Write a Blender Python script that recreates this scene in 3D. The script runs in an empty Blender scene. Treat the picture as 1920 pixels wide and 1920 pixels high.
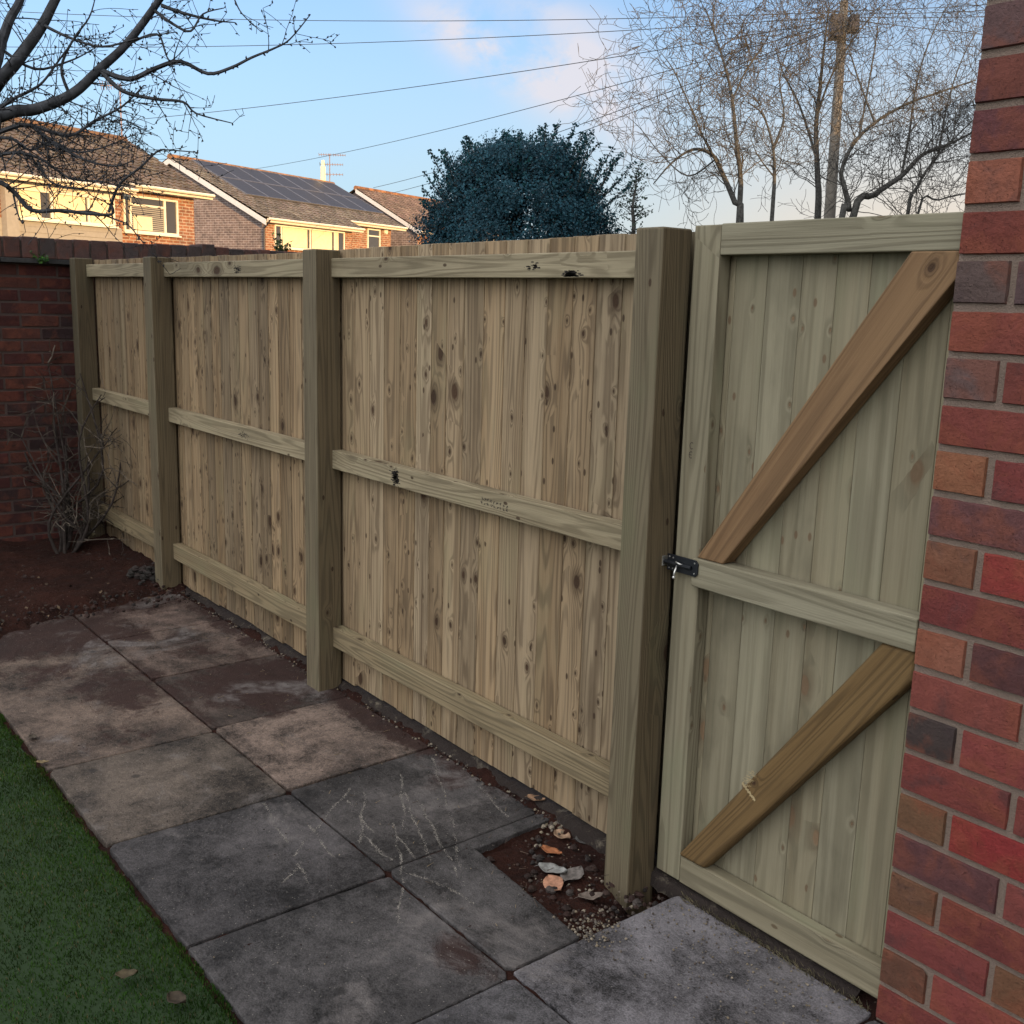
import bpy, bmesh, math, random
from mathutils import Vector, Matrix, noise as mnoise
rad = math.radians
RND = random.Random(7)
S = bpy.context.scene
COL = S.collection

# ------------------------------------------------------------------ camera
CAM_H = 1.6
RX = Vector((0.61922971, 0.78469071, 0.02854924))
UP = Vector((-0.17155667, 0.0997227, 0.98011412))
FW = Vector((-0.76623944, 0.6118136, -0.19637018))
FPX = 1980.8
EYE = Vector((0, 0, CAM_H))
cam = bpy.data.cameras.new("camera")
cam.sensor_width = 36; cam.lens = 37.14; cam.clip_start = 0.05; cam.clip_end = 3000
camo = bpy.data.objects.new("camera", cam); COL.objects.link(camo)
camo.matrix_world = Matrix(((RX.x, UP.x, -FW.x, EYE.x), (RX.y, UP.y, -FW.y, EYE.y), (RX.z, UP.z, -FW.z, EYE.z), (0, 0, 0, 1)))
S.camera = camo

def at(px, py, dep):            # a surveyed direction (photo pixel) carried out to a real distance in metres
    return EYE + dep * (FW + RX * ((px - 960) / FPX) - UP * ((py - 960) / FPX))
def on_ground(px, py, z=0.0):
    d = FW + RX * ((px - 960) / FPX) - UP * ((py - 960) / FPX)
    return EYE + d * ((z - CAM_H) / d.z)

# ------------------------------------------------------------------ light
SUN_ELEV = 9.0
SUN_DIR = Vector((1.0, -0.06, 0)).normalized()
SUN_DIR = (SUN_DIR * math.cos(rad(SUN_ELEV)) + Vector((0, 0, math.sin(rad(SUN_ELEV)))))
world = bpy.data.worlds.new("World"); S.world = world; world.use_nodes = True
sl = bpy.data.lights.new("sun", 'SUN'); sl.energy = 2.4; sl.angle = rad(0.5); sl.color = (1.0, 0.60, 0.24)
so = bpy.data.objects.new("sun", sl); COL.objects.link(so)
so.rotation_euler = SUN_DIR.to_track_quat('Z', 'Y').to_euler()
S.view_settings.view_transform = 'Standard'; S.view_settings.look = 'None'
S.view_settings.gamma = 1.0; S.view_settings.use_curve_mapping = False
S.view_settings.exposure = 1.6
SKY_STRENGTH = 0.10
FILL_VEIL = (4.9, 4.85, 4.8)  # radiance of the added fill cloud

# ------------------------------------------------------------------ node helper
class NT:
    def __init__(s, tree):
        s.t = tree; s.n = tree.nodes; s.l = tree.links
    def node(s, typ, **kw):
        n = s.n.new(typ)
        for k, v in kw.items(): setattr(n, k, v)
        return n
    def put(s, sock, v):
        if hasattr(v, 'is_linked') or isinstance(v, bpy.types.NodeSocket): s.l.new(v, sock)
        else:
            if isinstance(v, (tuple, list)) and len(v) == 3 and sock.type == 'RGBA': v = (*v, 1)
            sock.default_value = v
    def math(s, op, a, b=0.0, c=None, clamp=False):
        n = s.node('ShaderNodeMath', operation=op, use_clamp=clamp)
        s.put(n.inputs[0], a); s.put(n.inputs[1], b)
        if c is not None: s.put(n.inputs[2], c)
        return n.outputs[0]
    def vmath(s, op, a, b=None):
        n = s.node('ShaderNodeVectorMath', operation=op)
        s.put(n.inputs[0], a)
        if b is not None: s.put(n.inputs[1], b)
        return n.outputs['Value'] if op in ('DOT_PRODUCT', 'LENGTH', 'DISTANCE') else n.outputs['Vector']
    def comb(s, x, y, z):
        n = s.node('ShaderNodeCombineXYZ'); s.put(n.inputs[0], x); s.put(n.inputs[1], y); s.put(n.inputs[2], z); return n.outputs[0]
    def sep(s, v):
        n = s.node('ShaderNodeSeparateXYZ'); s.put(n.inputs[0], v); return n.outputs
    def noise(s, vec, scale=1.0, detail=3.0, rough=0.55, dist=0.0, col=False):
        n = s.node('ShaderNodeTexNoise'); s.put(n.inputs['Vector'], vec); s.put(n.inputs['Scale'], scale)
        s.put(n.inputs['Detail'], detail); s.put(n.inputs['Roughness'], rough); s.put(n.inputs['Distortion'], dist)
        return n.outputs['Color'] if col else n.outputs[0]
    def vor(s, vec, scale=1.0, feature='F1', rnd=1.0, dims='3D'):
        n = s.node('ShaderNodeTexVoronoi', feature=feature, voronoi_dimensions=dims)
        s.put(n.inputs['Vector'], vec); s.put(n.inputs['Scale'], scale); s.put(n.inputs['Randomness'], rnd)
        return n.outputs
    def ramp(s, x, a, b, lo=0.0, hi=1.0, smooth=True):
        n = s.node('ShaderNodeMapRange', interpolation_type='SMOOTHSTEP' if smooth else 'LINEAR')
        s.put(n.inputs[0], x); s.put(n.inputs[1], a); s.put(n.inputs[2], b); s.put(n.inputs[3], lo); s.put(n.inputs[4], hi)
        return n.outputs[0]
    def mix(s, f, a, b, mode='MIX'):
        n = s.node('ShaderNodeMix', data_type='RGBA', blend_type=mode)
        s.put(n.inputs[0], f); s.put(n.inputs[6], a); s.put(n.inputs[7], b); return n.outputs[2]
    def attr(s, name):
        n = s.node('ShaderNodeAttribute'); n.attribute_name = name; return n.outputs
    def bump(s, h, strength=0.5, dist=0.01):
        n = s.node('ShaderNodeBump'); s.put(n.inputs['Strength'], strength); s.put(n.inputs['Distance'], dist); s.put(n.inputs['Height'], h)
        return n.outputs[0]

def material(name):
    m = bpy.data.materials.new(name); m.use_nodes = True
    nt = NT(m.node_tree); b = m.node_tree.nodes['Principled BSDF']
    return m, nt, b
def flat(name, col, rough=0.6, metal=0.0, var=0.15, scale=8.0, spec=0.5):
    m, t, b = material(name)
    g = t.node('ShaderNodeNewGeometry').outputs['Position']
    nz = t.noise(g, scale, 4)
    k = t.ramp(nz, 0.3, 0.7, 1 - var, 1 + var)
    c = t.vmath('SCALE', (*col,)); n = c.node; t.put(n.inputs['Scale'], k)
    t.l.new(c, b.inputs['Base Color']); b.inputs['Roughness'].default_value = rough; b.inputs['Metallic'].default_value = metal
    b.inputs['Specular IOR Level'].default_value = spec
    return m

# ------------------------------------------------------------------ world
def build_world():
    t = NT(world.node_tree); bg = world.node_tree.nodes['Background']
    sky = t.node('ShaderNodeTexSky', sky_type='NISHITA'); sky.sun_disc = False
    sky.sun_elevation = rad(SUN_ELEV); sky.sun_rotation = math.atan2(SUN_DIR.x, SUN_DIR.y)
    sky.altitude = 50; sky.air_density = 1.0; sky.dust_density = 0.3; sky.ozone_density = 3.0
    d = t.node('ShaderNodeTexCoord').outputs['Generated']
    fx = t.vmath('DOT_PRODUCT', d, tuple(FW)); rx = t.vmath('DOT_PRODUCT', d, tuple(RX)); ux = t.vmath('DOT_PRODUCT', d, tuple(UP))
    fx = t.math('MAXIMUM', fx, 0.05)
    z = t.sep(d)[2]
    col = sky.outputs[0]
    # thin wisps of cloud fixed in two directions of the sky
    az = t.math('DIVIDE', rx, fx); el = t.math('DIVIDE', ux, fx)
    nz = t.noise(t.comb(az, t.math('MULTIPLY', el, 1.4), 0.0), 9.0, 6, 0.6, 0.6)
    n2 = t.noise(t.comb(az, el, 3.0), 22.0, 5, 0.6, 0.3)
    msk = None
    for (ca, ce, sa, se, ang, amp) in ((-0.030, 0.442, 0.070, 0.022, -32, 1.6), (0.078, 0.415, 0.062, 0.034, -38, 1.6), (0.03, 0.475, 0.06, 0.014, -10, 0.45), (0.06, 0.385, 0.09, 0.03, -28, 0.5)):
        da = t.math('SUBTRACT', az, ca); de = t.math('SUBTRACT', el, ce)
        c_, s_ = math.cos(rad(ang)), math.sin(rad(ang))
        p = t.math('ADD', t.math('MULTIPLY', da, c_ / sa), t.math('MULTIPLY', de, s_ / sa))
        q = t.math('ADD', t.math('MULTIPLY', da, -s_ / se), t.math('MULTIPLY', de, c_ / se))
        r = t.math('ADD', t.math('MULTIPLY', p, p), t.math('MULTIPLY', q, q))
        g = t.math('MULTIPLY', t.math('EXPONENT', t.math('MULTIPLY', r, -1.0)), amp)
        msk = g if msk is None else t.math('ADD', msk, g)
    dens = t.ramp(t.math('ADD', t.math('MULTIPLY', nz, 0.75), t.math('MULTIPLY', n2, 0.3)), 0.34, 0.60)
    msk = t.math('MULTIPLY', t.math('MULTIPLY', msk, dens), 0.95, clamp=True)
    col = t.mix(1.0, col, (0.90, 0.83, 0.88), 'MULTIPLY')
    # warm light lying along the horizon to the right
    ga = t.math('MULTIPLY', t.math('SUBTRACT', az, 0.42), 3.2); ge = t.math('MULTIPLY', t.math('SUBTRACT', z, 0.0), 6.5)
    glow = t.math('EXPONENT', t.math('MULTIPLY', t.math('ADD', t.math('MULTIPLY', ga, ga), t.math('MULTIPLY', ge, ge)), -1.0))
    low = t.math('EXPONENT', t.math('MULTIPLY', t.math('MULTIPLY', z, z), -16.0))
    col = t.mix(t.math('MULTIPLY', low, 0.85), col, (1.55, 2.15, 2.65))
    col = t.mix(t.math('MULTIPLY', glow, 0.95), col, (3.2, 2.55, 1.9))
    col = t.mix(t.math('MULTIPLY', msk, 0.85), col, (2.75, 2.6, 2.75))
    # added fill light: unseen bright cloud sheet put in behind the viewer
    fh = t.vmath('DOT_PRODUCT', d, (-0.78, 0.62, 0.0))
    fill_veil = t.ramp(t.math('ADD', fh, t.math('MULTIPLY', z, -0.55)), 0.45, -0.15)
    vn = t.ramp(t.noise(d, 2.2, 5, 0.6), 0.3, 0.7, 0.65, 1.0)
    vd = t.ramp(t.vmath('DOT_PRODUCT', d, (0.28, -0.55, 0.787)), 0.1, 0.95, 0.35, 1.9)
    vc = t.vmath('SCALE', FILL_VEIL); t.put(vc.node.inputs['Scale'], vd)
    col = t.mix(t.math('MULTIPLY', fill_veil, vn), col, vc)
    t.l.new(col, bg.inputs['Color']); bg.inputs['Strength'].default_value = SKY_STRENGTH
build_world()

# ------------------------------------------------------------------ mesh builder
class MB:
    def __init__(s): s.v = []; s.f = []; s.uv = []; s.c = []; s.m = []
    def face(s, pts, uv=None, c=(0.5, 0.5, 0.5), mi=0):
        i = len(s.v); s.v.extend([tuple(p) for p in pts]); s.f.append(tuple(range(i, i + len(pts))))
        s.uv.extend(uv if uv else [(0, 0)] * len(pts)); s.c.append(c); s.m.append(mi)
    def addmesh(s, vs, fs, c=(0.5, 0.5, 0.5), mi=0):
        i = len(s.v); s.v.extend([tuple(p) for p in vs])
        for f in fs:
            s.f.append(tuple(i + k for k in f)); s.uv.extend([(0, 0)] * len(f)); s.c.append(c); s.m.append(mi)
    def prism(s, poly, ax, ay, az, org, h0, h1, along, c=None, mi=0):
        """polygon poly (in ax, ay) extruded along az from h0 to h1; uv v runs along 'along'"""
        if c is None: c = (RND.random(), RND.random(), RND.random())
        off = RND.random() * 7
        P = lambda p, h: org + ax * p[0] + ay * p[1] + az * h
        al = along.normalized()
        i = len(s.v); n = len(poly)
        s.v.extend([tuple(P(p, h0)) for p in poly]); s.v.extend([tuple(P(p, h1)) for p in poly])
        def add(idx):
            pts = [Vector(s.v[i + k]) for k in idx]
            nm = (pts[1] - pts[0]).cross(pts[2] - pts[1])
            nm = nm.normalized() if nm.length > 1e-9 else az
            if abs(nm.dot(al)) > 0.8:
                e = al.orthogonal().normalized(); g = al.cross(e)
                uv = [(p.dot(e) + off, p.dot(g)) for p in pts]
            else:
                e = nm.cross(al).normalized()
                k = off + 0.37 * round(nm.x * 3 + nm.y * 5 + nm.z * 7)
                uv = [(p.dot(e) + k, p.dot(al)) for p in pts]
            s.f.append(tuple(i + k for k in idx)); s.uv.extend(uv); s.c.append(c(nm) if callable(c) else c); s.m.append(mi)
        add(list(range(n))[::-1]); add([n + k for k in range(n)])
        for k in range(n): add([k, (k + 1) % n, n + (k + 1) % n, n + k])
    def box(s, a, b, along='z', c=None, mi=0):
        X, Y, Z = Vector((1, 0, 0)), Vector((0, 1, 0)), Vector((0, 0, 1))
        s.prism([(a[0], a[1]), (b[0], a[1]), (b[0], b[1]), (a[0], b[1])], X, Y, Z, Vector((0, 0, 0)), a[2], b[2], {'x': X, 'y': Y, 'z': Z}[along], c, mi)
    def tube(s, pts, radii, n=5, c=(0.5, 0.5, 0.5), cap=True, mi=0):
        i0 = len(s.v); m = len(pts); prev = None
        vv = 0.0
        for k in range(m):
            d = (pts[min(k + 1, m - 1)] - pts[max(k - 1, 0)])
            d = d.normalized() if d.length > 1e-9 else Vector((0, 0, 1))
            if prev is None: e = d.orthogonal().normalized()
            else:
                e = prev - d * prev.dot(d); e = e.normalized() if e.length > 1e-6 else d.orthogonal().normalized()
            prev = e; g = d.cross(e)
            for j in range(n):
                a = 2 * math.pi * j / n
                s.v.append(tuple(pts[k] + (e * math.cos(a) + g * math.sin(a)) * radii[k]))
        for k in range(m - 1):
            L = (pts[k + 1] - pts[k]).length
            for j in range(n):
                a, b = i0 + k * n + j, i0 + k * n + (j + 1) % n
                s.f.append((a, b, b + n, a + n)); u0, u1 = j / n * .3, (j + 1) / n * .3
                s.uv.extend([(u0, vv), (u1, vv), (u1, vv + L), (u0, vv + L)]); s.c.append(c); s.m.append(mi)
            vv += L
        if cap:
            for ring in (list(range(i0, i0 + n))[::-1], list(range(i0 + (m - 1) * n, i0 + m * n))):
                s.f.append(tuple(ring)); s.uv.extend([(0, 0)] * n); s.c.append(c); s.m.append(mi)
    def build(s, name, mats, parent=None, smooth=False, bevel=0.0, seg=2):
        me = bpy.data.meshes.new(name); me.from_pydata(s.v, [], s.f)
        uvl = me.uv_layers.new(name='UVMap')
        uvl.data.foreach_set('uv', [x for p in s.uv for x in p])
        ca = me.attributes.new('C', 'FLOAT_COLOR', 'CORNER'); buf = []
        for f, c in zip(s.f, s.c): buf.extend([c[0], c[1], c[2], 1.0] * len(f))
        ca.data.foreach_set('color', buf)
        if not isinstance(mats, (list, tuple)): mats = [mats]
        for m in mats: me.materials.append(m)
        me.polygons.foreach_set('material_index', s.m)
        if smooth: me.polygons.foreach_set('use_smooth', [True] * len(s.f))
        me.update()
        o = bpy.data.objects.new(name, me); COL.objects.link(o)
        if bevel:
            bv = o.modifiers.new('bevel', 'BEVEL'); bv.width = bevel; bv.segments = seg; bv.limit_method = 'ANGLE'; bv.angle_limit = rad(40)
        if parent: o.parent = parent; o.matrix_parent_inverse = parent_inv(parent)
        return o
def parent_inv(p):              # roots are Empties at their base; every mesh sits in world coordinates
    return Matrix.Translation(-p.location) if p.type == 'EMPTY' else Matrix.Identity(4)
def tag(o, label=None, cat=None, group=None, kind=None):
    if label: o['label'] = label
    if cat: o['category'] = cat
    if group: o['group'] = group
    if kind: o['kind'] = kind
    return o
def thing(name, loc, label, cat, group=None):
    o = bpy.data.objects.new(name, None); o.empty_display_size = 0.1; o.location = loc; COL.objects.link(o)
    return tag(o, label, cat, group)

X, Y, Z = Vector((1, 0, 0)), Vector((0, 1, 0)), Vector((0, 0, 1))
O0 = Vector((0, 0, 0))

# ------------------------------------------------------------------ materials
def wood(name, light, dark, knot=(0.035, 0.018, 0.009), knots=0.45, ring=14.0, kx=7.0, ky=4.0, tone=0.25, green=0.0, stain=0.35, rough=0.75, ringamt=0.55, fib=0.35, bands=0.3):
    m, t, b = material(name)
    uv = t.node('ShaderNodeUVMap').outputs[0]; u, v, _ = t.sep(uv)
    C = t.node('ShaderNodeSeparateColor'); t.l.new(t.attr('C')[0], C.inputs[0]); r, g, bl = C.outputs
    seed = t.math('MULTIPLY', r, 61.0)
    kvec = t.comb(t.math('ADD', t.math('MULTIPLY', u, kx), t.math('MULTIPLY', seed, 1.7)), t.math('ADD', t.math('MULTIPLY', v, ky), t.math('MULTIPLY', seed, 3.1)), 0.0)
    wob = t.noise(t.comb(u, v, seed), 18.0, 2)
    kvec2 = t.vmath('ADD', kvec, t.comb(t.math('MULTIPLY', wob, 0.12), t.math('MULTIPLY', wob, 0.10), 0.0))
    vo = t.vor(kvec2, 1.0, dims='2D', rnd=0.95); d = vo['Distance']; cc = t.node('ShaderNodeSeparateColor'); t.l.new(vo['Color'], cc.inputs[0])
    kd = t.math('ADD', 0.35, t.math('MULTIPLY', t.math('FRACT', t.math('MULTIPLY', seed, 7.31)), 1.15))
    gate = t.math('LESS_THAN', cc.outputs[0], t.math('MULTIPLY', kd, knots))
    kr = t.math('ADD', 0.028, t.math('MULTIPLY', t.math('POWER', cc.outputs[1], 4.0), 0.15))
    dn = t.math('DIVIDE', d, kr)
    core = t.math('MULTIPLY', t.ramp(dn, 1.15, 0.75), gate)
    halo = t.math('MULTIPLY', t.ramp(dn, 3.0, 0.9), gate)
    infl = t.math('MULTIPLY', t.math('EXPONENT', t.math('MULTIPLY', dn, -0.55)), gate)
    F = t.noise(t.comb(t.math('MULTIPLY', u, 13.0), t.math('MULTIPLY', v, 0.55), seed), 1.0, 1.5, 0.4)
    F = t.math('ADD', F, t.math('MULTIPLY', infl, 0.35))
    ln = t.math('SINE', t.math('MULTIPLY', F, ring * 6.28))
    ln = t.ramp(ln, -0.3, 1.0)
    fibre = t.noise(t.comb(t.math('MULTIPLY', u, 260.0), t.math('MULTIPLY', v, 5.0), seed), 1.0, 3, 0.6)
    streak = t.noise(t.comb(t.math('MULTIPLY', u, 38.0), t.math('MULTIPLY', v, 1.1), t.math('ADD', seed, 9.0)), 1.0, 4, 0.6)
    blot = t.noise(t.comb(t.math('MULTIPLY', u, 5.0), t.math('MULTIPLY', v, 1.7), t.math('ADD', seed, 4.0)), 1.0, 5, 0.6)
    col = t.mix(t.math('MULTIPLY', ln, ringamt), light, dark)
    col = t.mix(t.math('MULTIPLY', t.ramp(streak, 0.45, 0.75), 0.55), col, dark)
    band = t.noise(t.comb(t.math('MULTIPLY', t.math('ADD', u, t.math('MULTIPLY', wob, 0.006)), 30.0), t.math('MULTIPLY', v, 0.35), t.math('ADD', seed, 21.0)), 1.0, 2.5, 0.55)
    col = t.mix(t.math('MULTIPLY', t.ramp(band, 0.52, 0.66), bands), col, tuple(min(1, a * 1.12) for a in light))
    col = t.mix(t.math('MULTIPLY', t.ramp(band, 0.47, 0.33), bands), col, tuple(0.5 * (a + b_) for a, b_ in zip(dark, light)))
    col = t.mix(t.math('MULTIPLY', t.ramp(band, 0.38, 0.24), bands * 0.8), col, dark)
    warm = tuple(min(1, a * k) for a, k in zip(light, (1.08, 0.86, 0.62)))
    gr = tuple(a * k for a, k in zip(light, (0.85, 0.98, 0.86)))
    col = t.mix(t.math('MULTIPLY', bl, 0.42), col, t.mix(t.math('MULTIPLY', ln, ringamt), warm, tuple(a * .75 for a in dark)))
    col = t.mix(t.math('MULTIPLY', t.ramp(blot, 0.48, 0.8), stain), col, tuple(a * 0.55 for a in dark))
    col = t.mix(t.math('MULTIPLY', t.ramp(blot, 0.5, 0.2), green), col, gr)
    col = t.mix(t.math('MULTIPLY', halo, 0.62), col, tuple(0.5 * (a + k) for a, k in zip(dark, knot)))
    col = t.mix(t.math('MULTIPLY', core, 0.88), col, t.mix(cc.outputs[2], knot, tuple(min(1, a * 1.5) for a in knot)))
    # pin knots, and long resin or water streaks
    pv = t.vor(t.comb(t.math('ADD', t.math('MULTIPLY', u, 26.0), seed), t.math('ADD', t.math('MULTIPLY', v, 13.0), t.math('MULTIPLY', seed, 2.3)), 0.0), 1.0, dims='2D')
    pc = t.node('ShaderNodeSeparateColor'); t.l.new(pv['Color'], pc.inputs[0])
    pin = t.math('MULTIPLY', t.ramp(pv['Distance'], 0.17, 0.10), t.math('LESS_THAN', pc.outputs[0], t.math('MULTIPLY', kd, knots * 0.15)))
    col = t.mix(t.math('MULTIPLY', pin, 0.85), col, knot)
    lg = t.noise(t.comb(t.math('MULTIPLY', u, 55.0), t.math('MULTIPLY', v, 0.9), t.math('ADD', seed, 33.0)), 1.0, 3, 0.6)
    col = t.mix(t.math('MULTIPLY', t.ramp(lg, 0.63, 0.75), knots * 0.9), col, tuple(a * .6 for a in dark))
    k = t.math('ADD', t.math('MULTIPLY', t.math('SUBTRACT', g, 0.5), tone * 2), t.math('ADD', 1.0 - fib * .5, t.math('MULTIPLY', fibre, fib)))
    c = t.vmath('SCALE', col); t.put(c.node.inputs['Scale'], k)
    t.l.new(c, b.inputs['Base Color']); b.inputs['Roughness'].default_value = rough; b.inputs['Specular IOR Level'].default_value = 0.25
    h = t.math('ADD', t.math('MULTIPLY', fibre, 0.7), t.math('ADD', t.math('MULTIPLY', ln, 0.35), t.math('MULTIPLY', core, -0.6)))
    t.l.new(t.bump(h, 0.55, 0.0025), b.inputs['Normal'])
    return m
M = {}
M['board'] = wood('fence_board_wood', (0.275, 0.215, 0.140), (0.080, 0.053, 0.031), knots=0.72, kx=10, ky=6.4, tone=0.26, green=0.4, stain=0.55, bands=0.95)
M['post'] = wood('post_wood', (0.138, 0.116, 0.076), (0.066, 0.052, 0.032), knots=0.12, ring=22, tone=0.30, green=0.6, stain=0.4, fib=.3)
M['rail'] = wood('rail_wood', (0.268, 0.232, 0.155), (0.115, 0.092, 0.056), knots=0.3, ring=16, kx=9, ky=5, tone=0.30, green=0.5, stain=0.5)
M['gateboard'] = wood('gate_board_wood', (0.222, 0.203, 0.142), (0.108, 0.096, 0.062), knot=(0.13, 0.085, 0.05), knots=0.4, ring=7, kx=10, ky=5.5, tone=0.13, green=0.45, stain=0.6, ringamt=.4, fib=.25, bands=.8)
M['gateframe'] = wood('gate_frame_wood', (0.230, 0.213, 0.152), (0.115, 0.100, 0.066), knot=(0.10, 0.07, 0.04), knots=0.25, ring=10, kx=9, ky=5, tone=0.08, green=0.6, stain=0.3, fib=.22)
M['brace'] = wood('brown_brace_wood', (0.200, 0.125, 0.066), (0.112, 0.066, 0.034), knots=0.15, ring=12, tone=0.08, stain=0.4)
M['brace2'] = wood('dark_brace_wood', (0.145, 0.096, 0.042), (0.07, 0.043, 0.018), knots=0.15, ring=14, tone=0.08, stain=0.45)

def brick_mat(name, bumpd=0.004, blotch=0.5, sc=1.0):
    m, t, b = material(name)
    c = t.attr('C')[0]; g = t.node('ShaderNodeTexCoord').outputs['Object']
    gb = t.vmath('ADD', g, t.vmath('SCALE', c)); t.put(gb.node.inputs[1].links[0].from_node.inputs['Scale'], 900.0)
    n1 = t.noise(gb, 9.0 * sc, 4, 0.6, 0.5); n2 = t.noise(g, 160 * sc, 4, 0.7); n3 = t.noise(g, 26 * sc, 4, 0.6)
    c2 = t.mix(t.math('MULTIPLY', t.ramp(n1, 0.46, 0.62), blotch), c, t.mix(0.6, c, (0.20, 0.062, 0.034)))
    c2 = t.mix(t.math('MULTIPLY', t.ramp(n1, 0.44, 0.3), blotch), c2, t.mix(0.62, c2, (0.050, 0.034, 0.036)))
    k = t.math('ADD', 0.35, t.math('ADD', t.math('MULTIPLY', n2, 0.7), t.math('MULTIPLY', n3, 0.6)))
    cc = t.vmath('SCALE', c2); t.put(cc.node.inputs['Scale'], k)
    pits = t.ramp(t.noise(g, 330 * sc, 2, .5), 0.64, 0.74)
    lime = t.math('MULTIPLY', t.ramp(t.noise(g, 6, 6, .75, .5), 0.6, 0.72), t.ramp(n2, .45, .6))
    cc = t.mix(t.math('MULTIPLY', pits, 0.35), cc, (0.03, 0.02, 0.018))
    cc = t.mix(t.math('MULTIPLY', lime, 0.4), cc, (0.17, 0.12, 0.10))
    t.l.new(cc, b.inputs['Base Color']); b.inputs['Roughness'].default_value = 0.85; b.inputs['Specular IOR Level'].default_value = 0.2
    t.l.new(t.bump(t.math('ADD', n2, t.math('ADD', t.math('MULTIPLY', n3, 1.4), t.math('MULTIPLY', pits, -1.2))), 0.85, bumpd), b.inputs['Normal'])
    return m
M['brick'] = brick_mat('red_brick', 0.004, 0.75)
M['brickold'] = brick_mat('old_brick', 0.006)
def mortar_mat(name, col):
    m, t, b = material(name); g = t.node('ShaderNodeTexCoord').outputs['Object']
    n1 = t.noise(g, 14, 4); n2 = t.noise(g, 300, 3, 0.7)
    k = t.math('ADD', 0.55, t.math('ADD', t.math('MULTIPLY', n1, 0.35), t.math('MULTIPLY', n2, 0.55)))
    c = t.vmath('SCALE', col); t.put(c.node.inputs['Scale'], k)
    t.l.new(c, b.inputs['Base Color']); b.inputs['Roughness'].default_value = 0.95
    t.l.new(t.bump(t.math('ADD', n2, t.math('MULTIPLY', n1, 1.5)), 1.0, 0.009), b.inputs['Normal'])
    return m
M['mortar'] = mortar_mat('pale_mortar', (0.27, 0.205, 0.165))
M['mortarold'] = mortar_mat('dirty_mortar', (0.075, 0.05, 0.043))
def footing_mat():
    m, t, b = material('rough_footing_mortar'); g = t.node('ShaderNodeNewGeometry').outputs['Position']
    n1 = t.noise(g, 7, 6, 0.75, 0.5); n2 = t.noise(g, 120, 4, 0.75)
    c = t.mix(t.ramp(n2, 0.3, 0.7), (0.085, 0.07, 0.052), (0.20, 0.17, 0.125))
    c = t.mix(t.ramp(n1, 0.33, 0.47), c, (0.022, 0.014, 0.011))
    t.l.new(c, b.inputs['Base Color']); b.inputs['Roughness'].default_value = 0.95
    t.l.new(t.bump(n2, 1.0, 0.012), b.inputs['Normal']); return m
M['footing'] = footing_mat()

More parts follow.
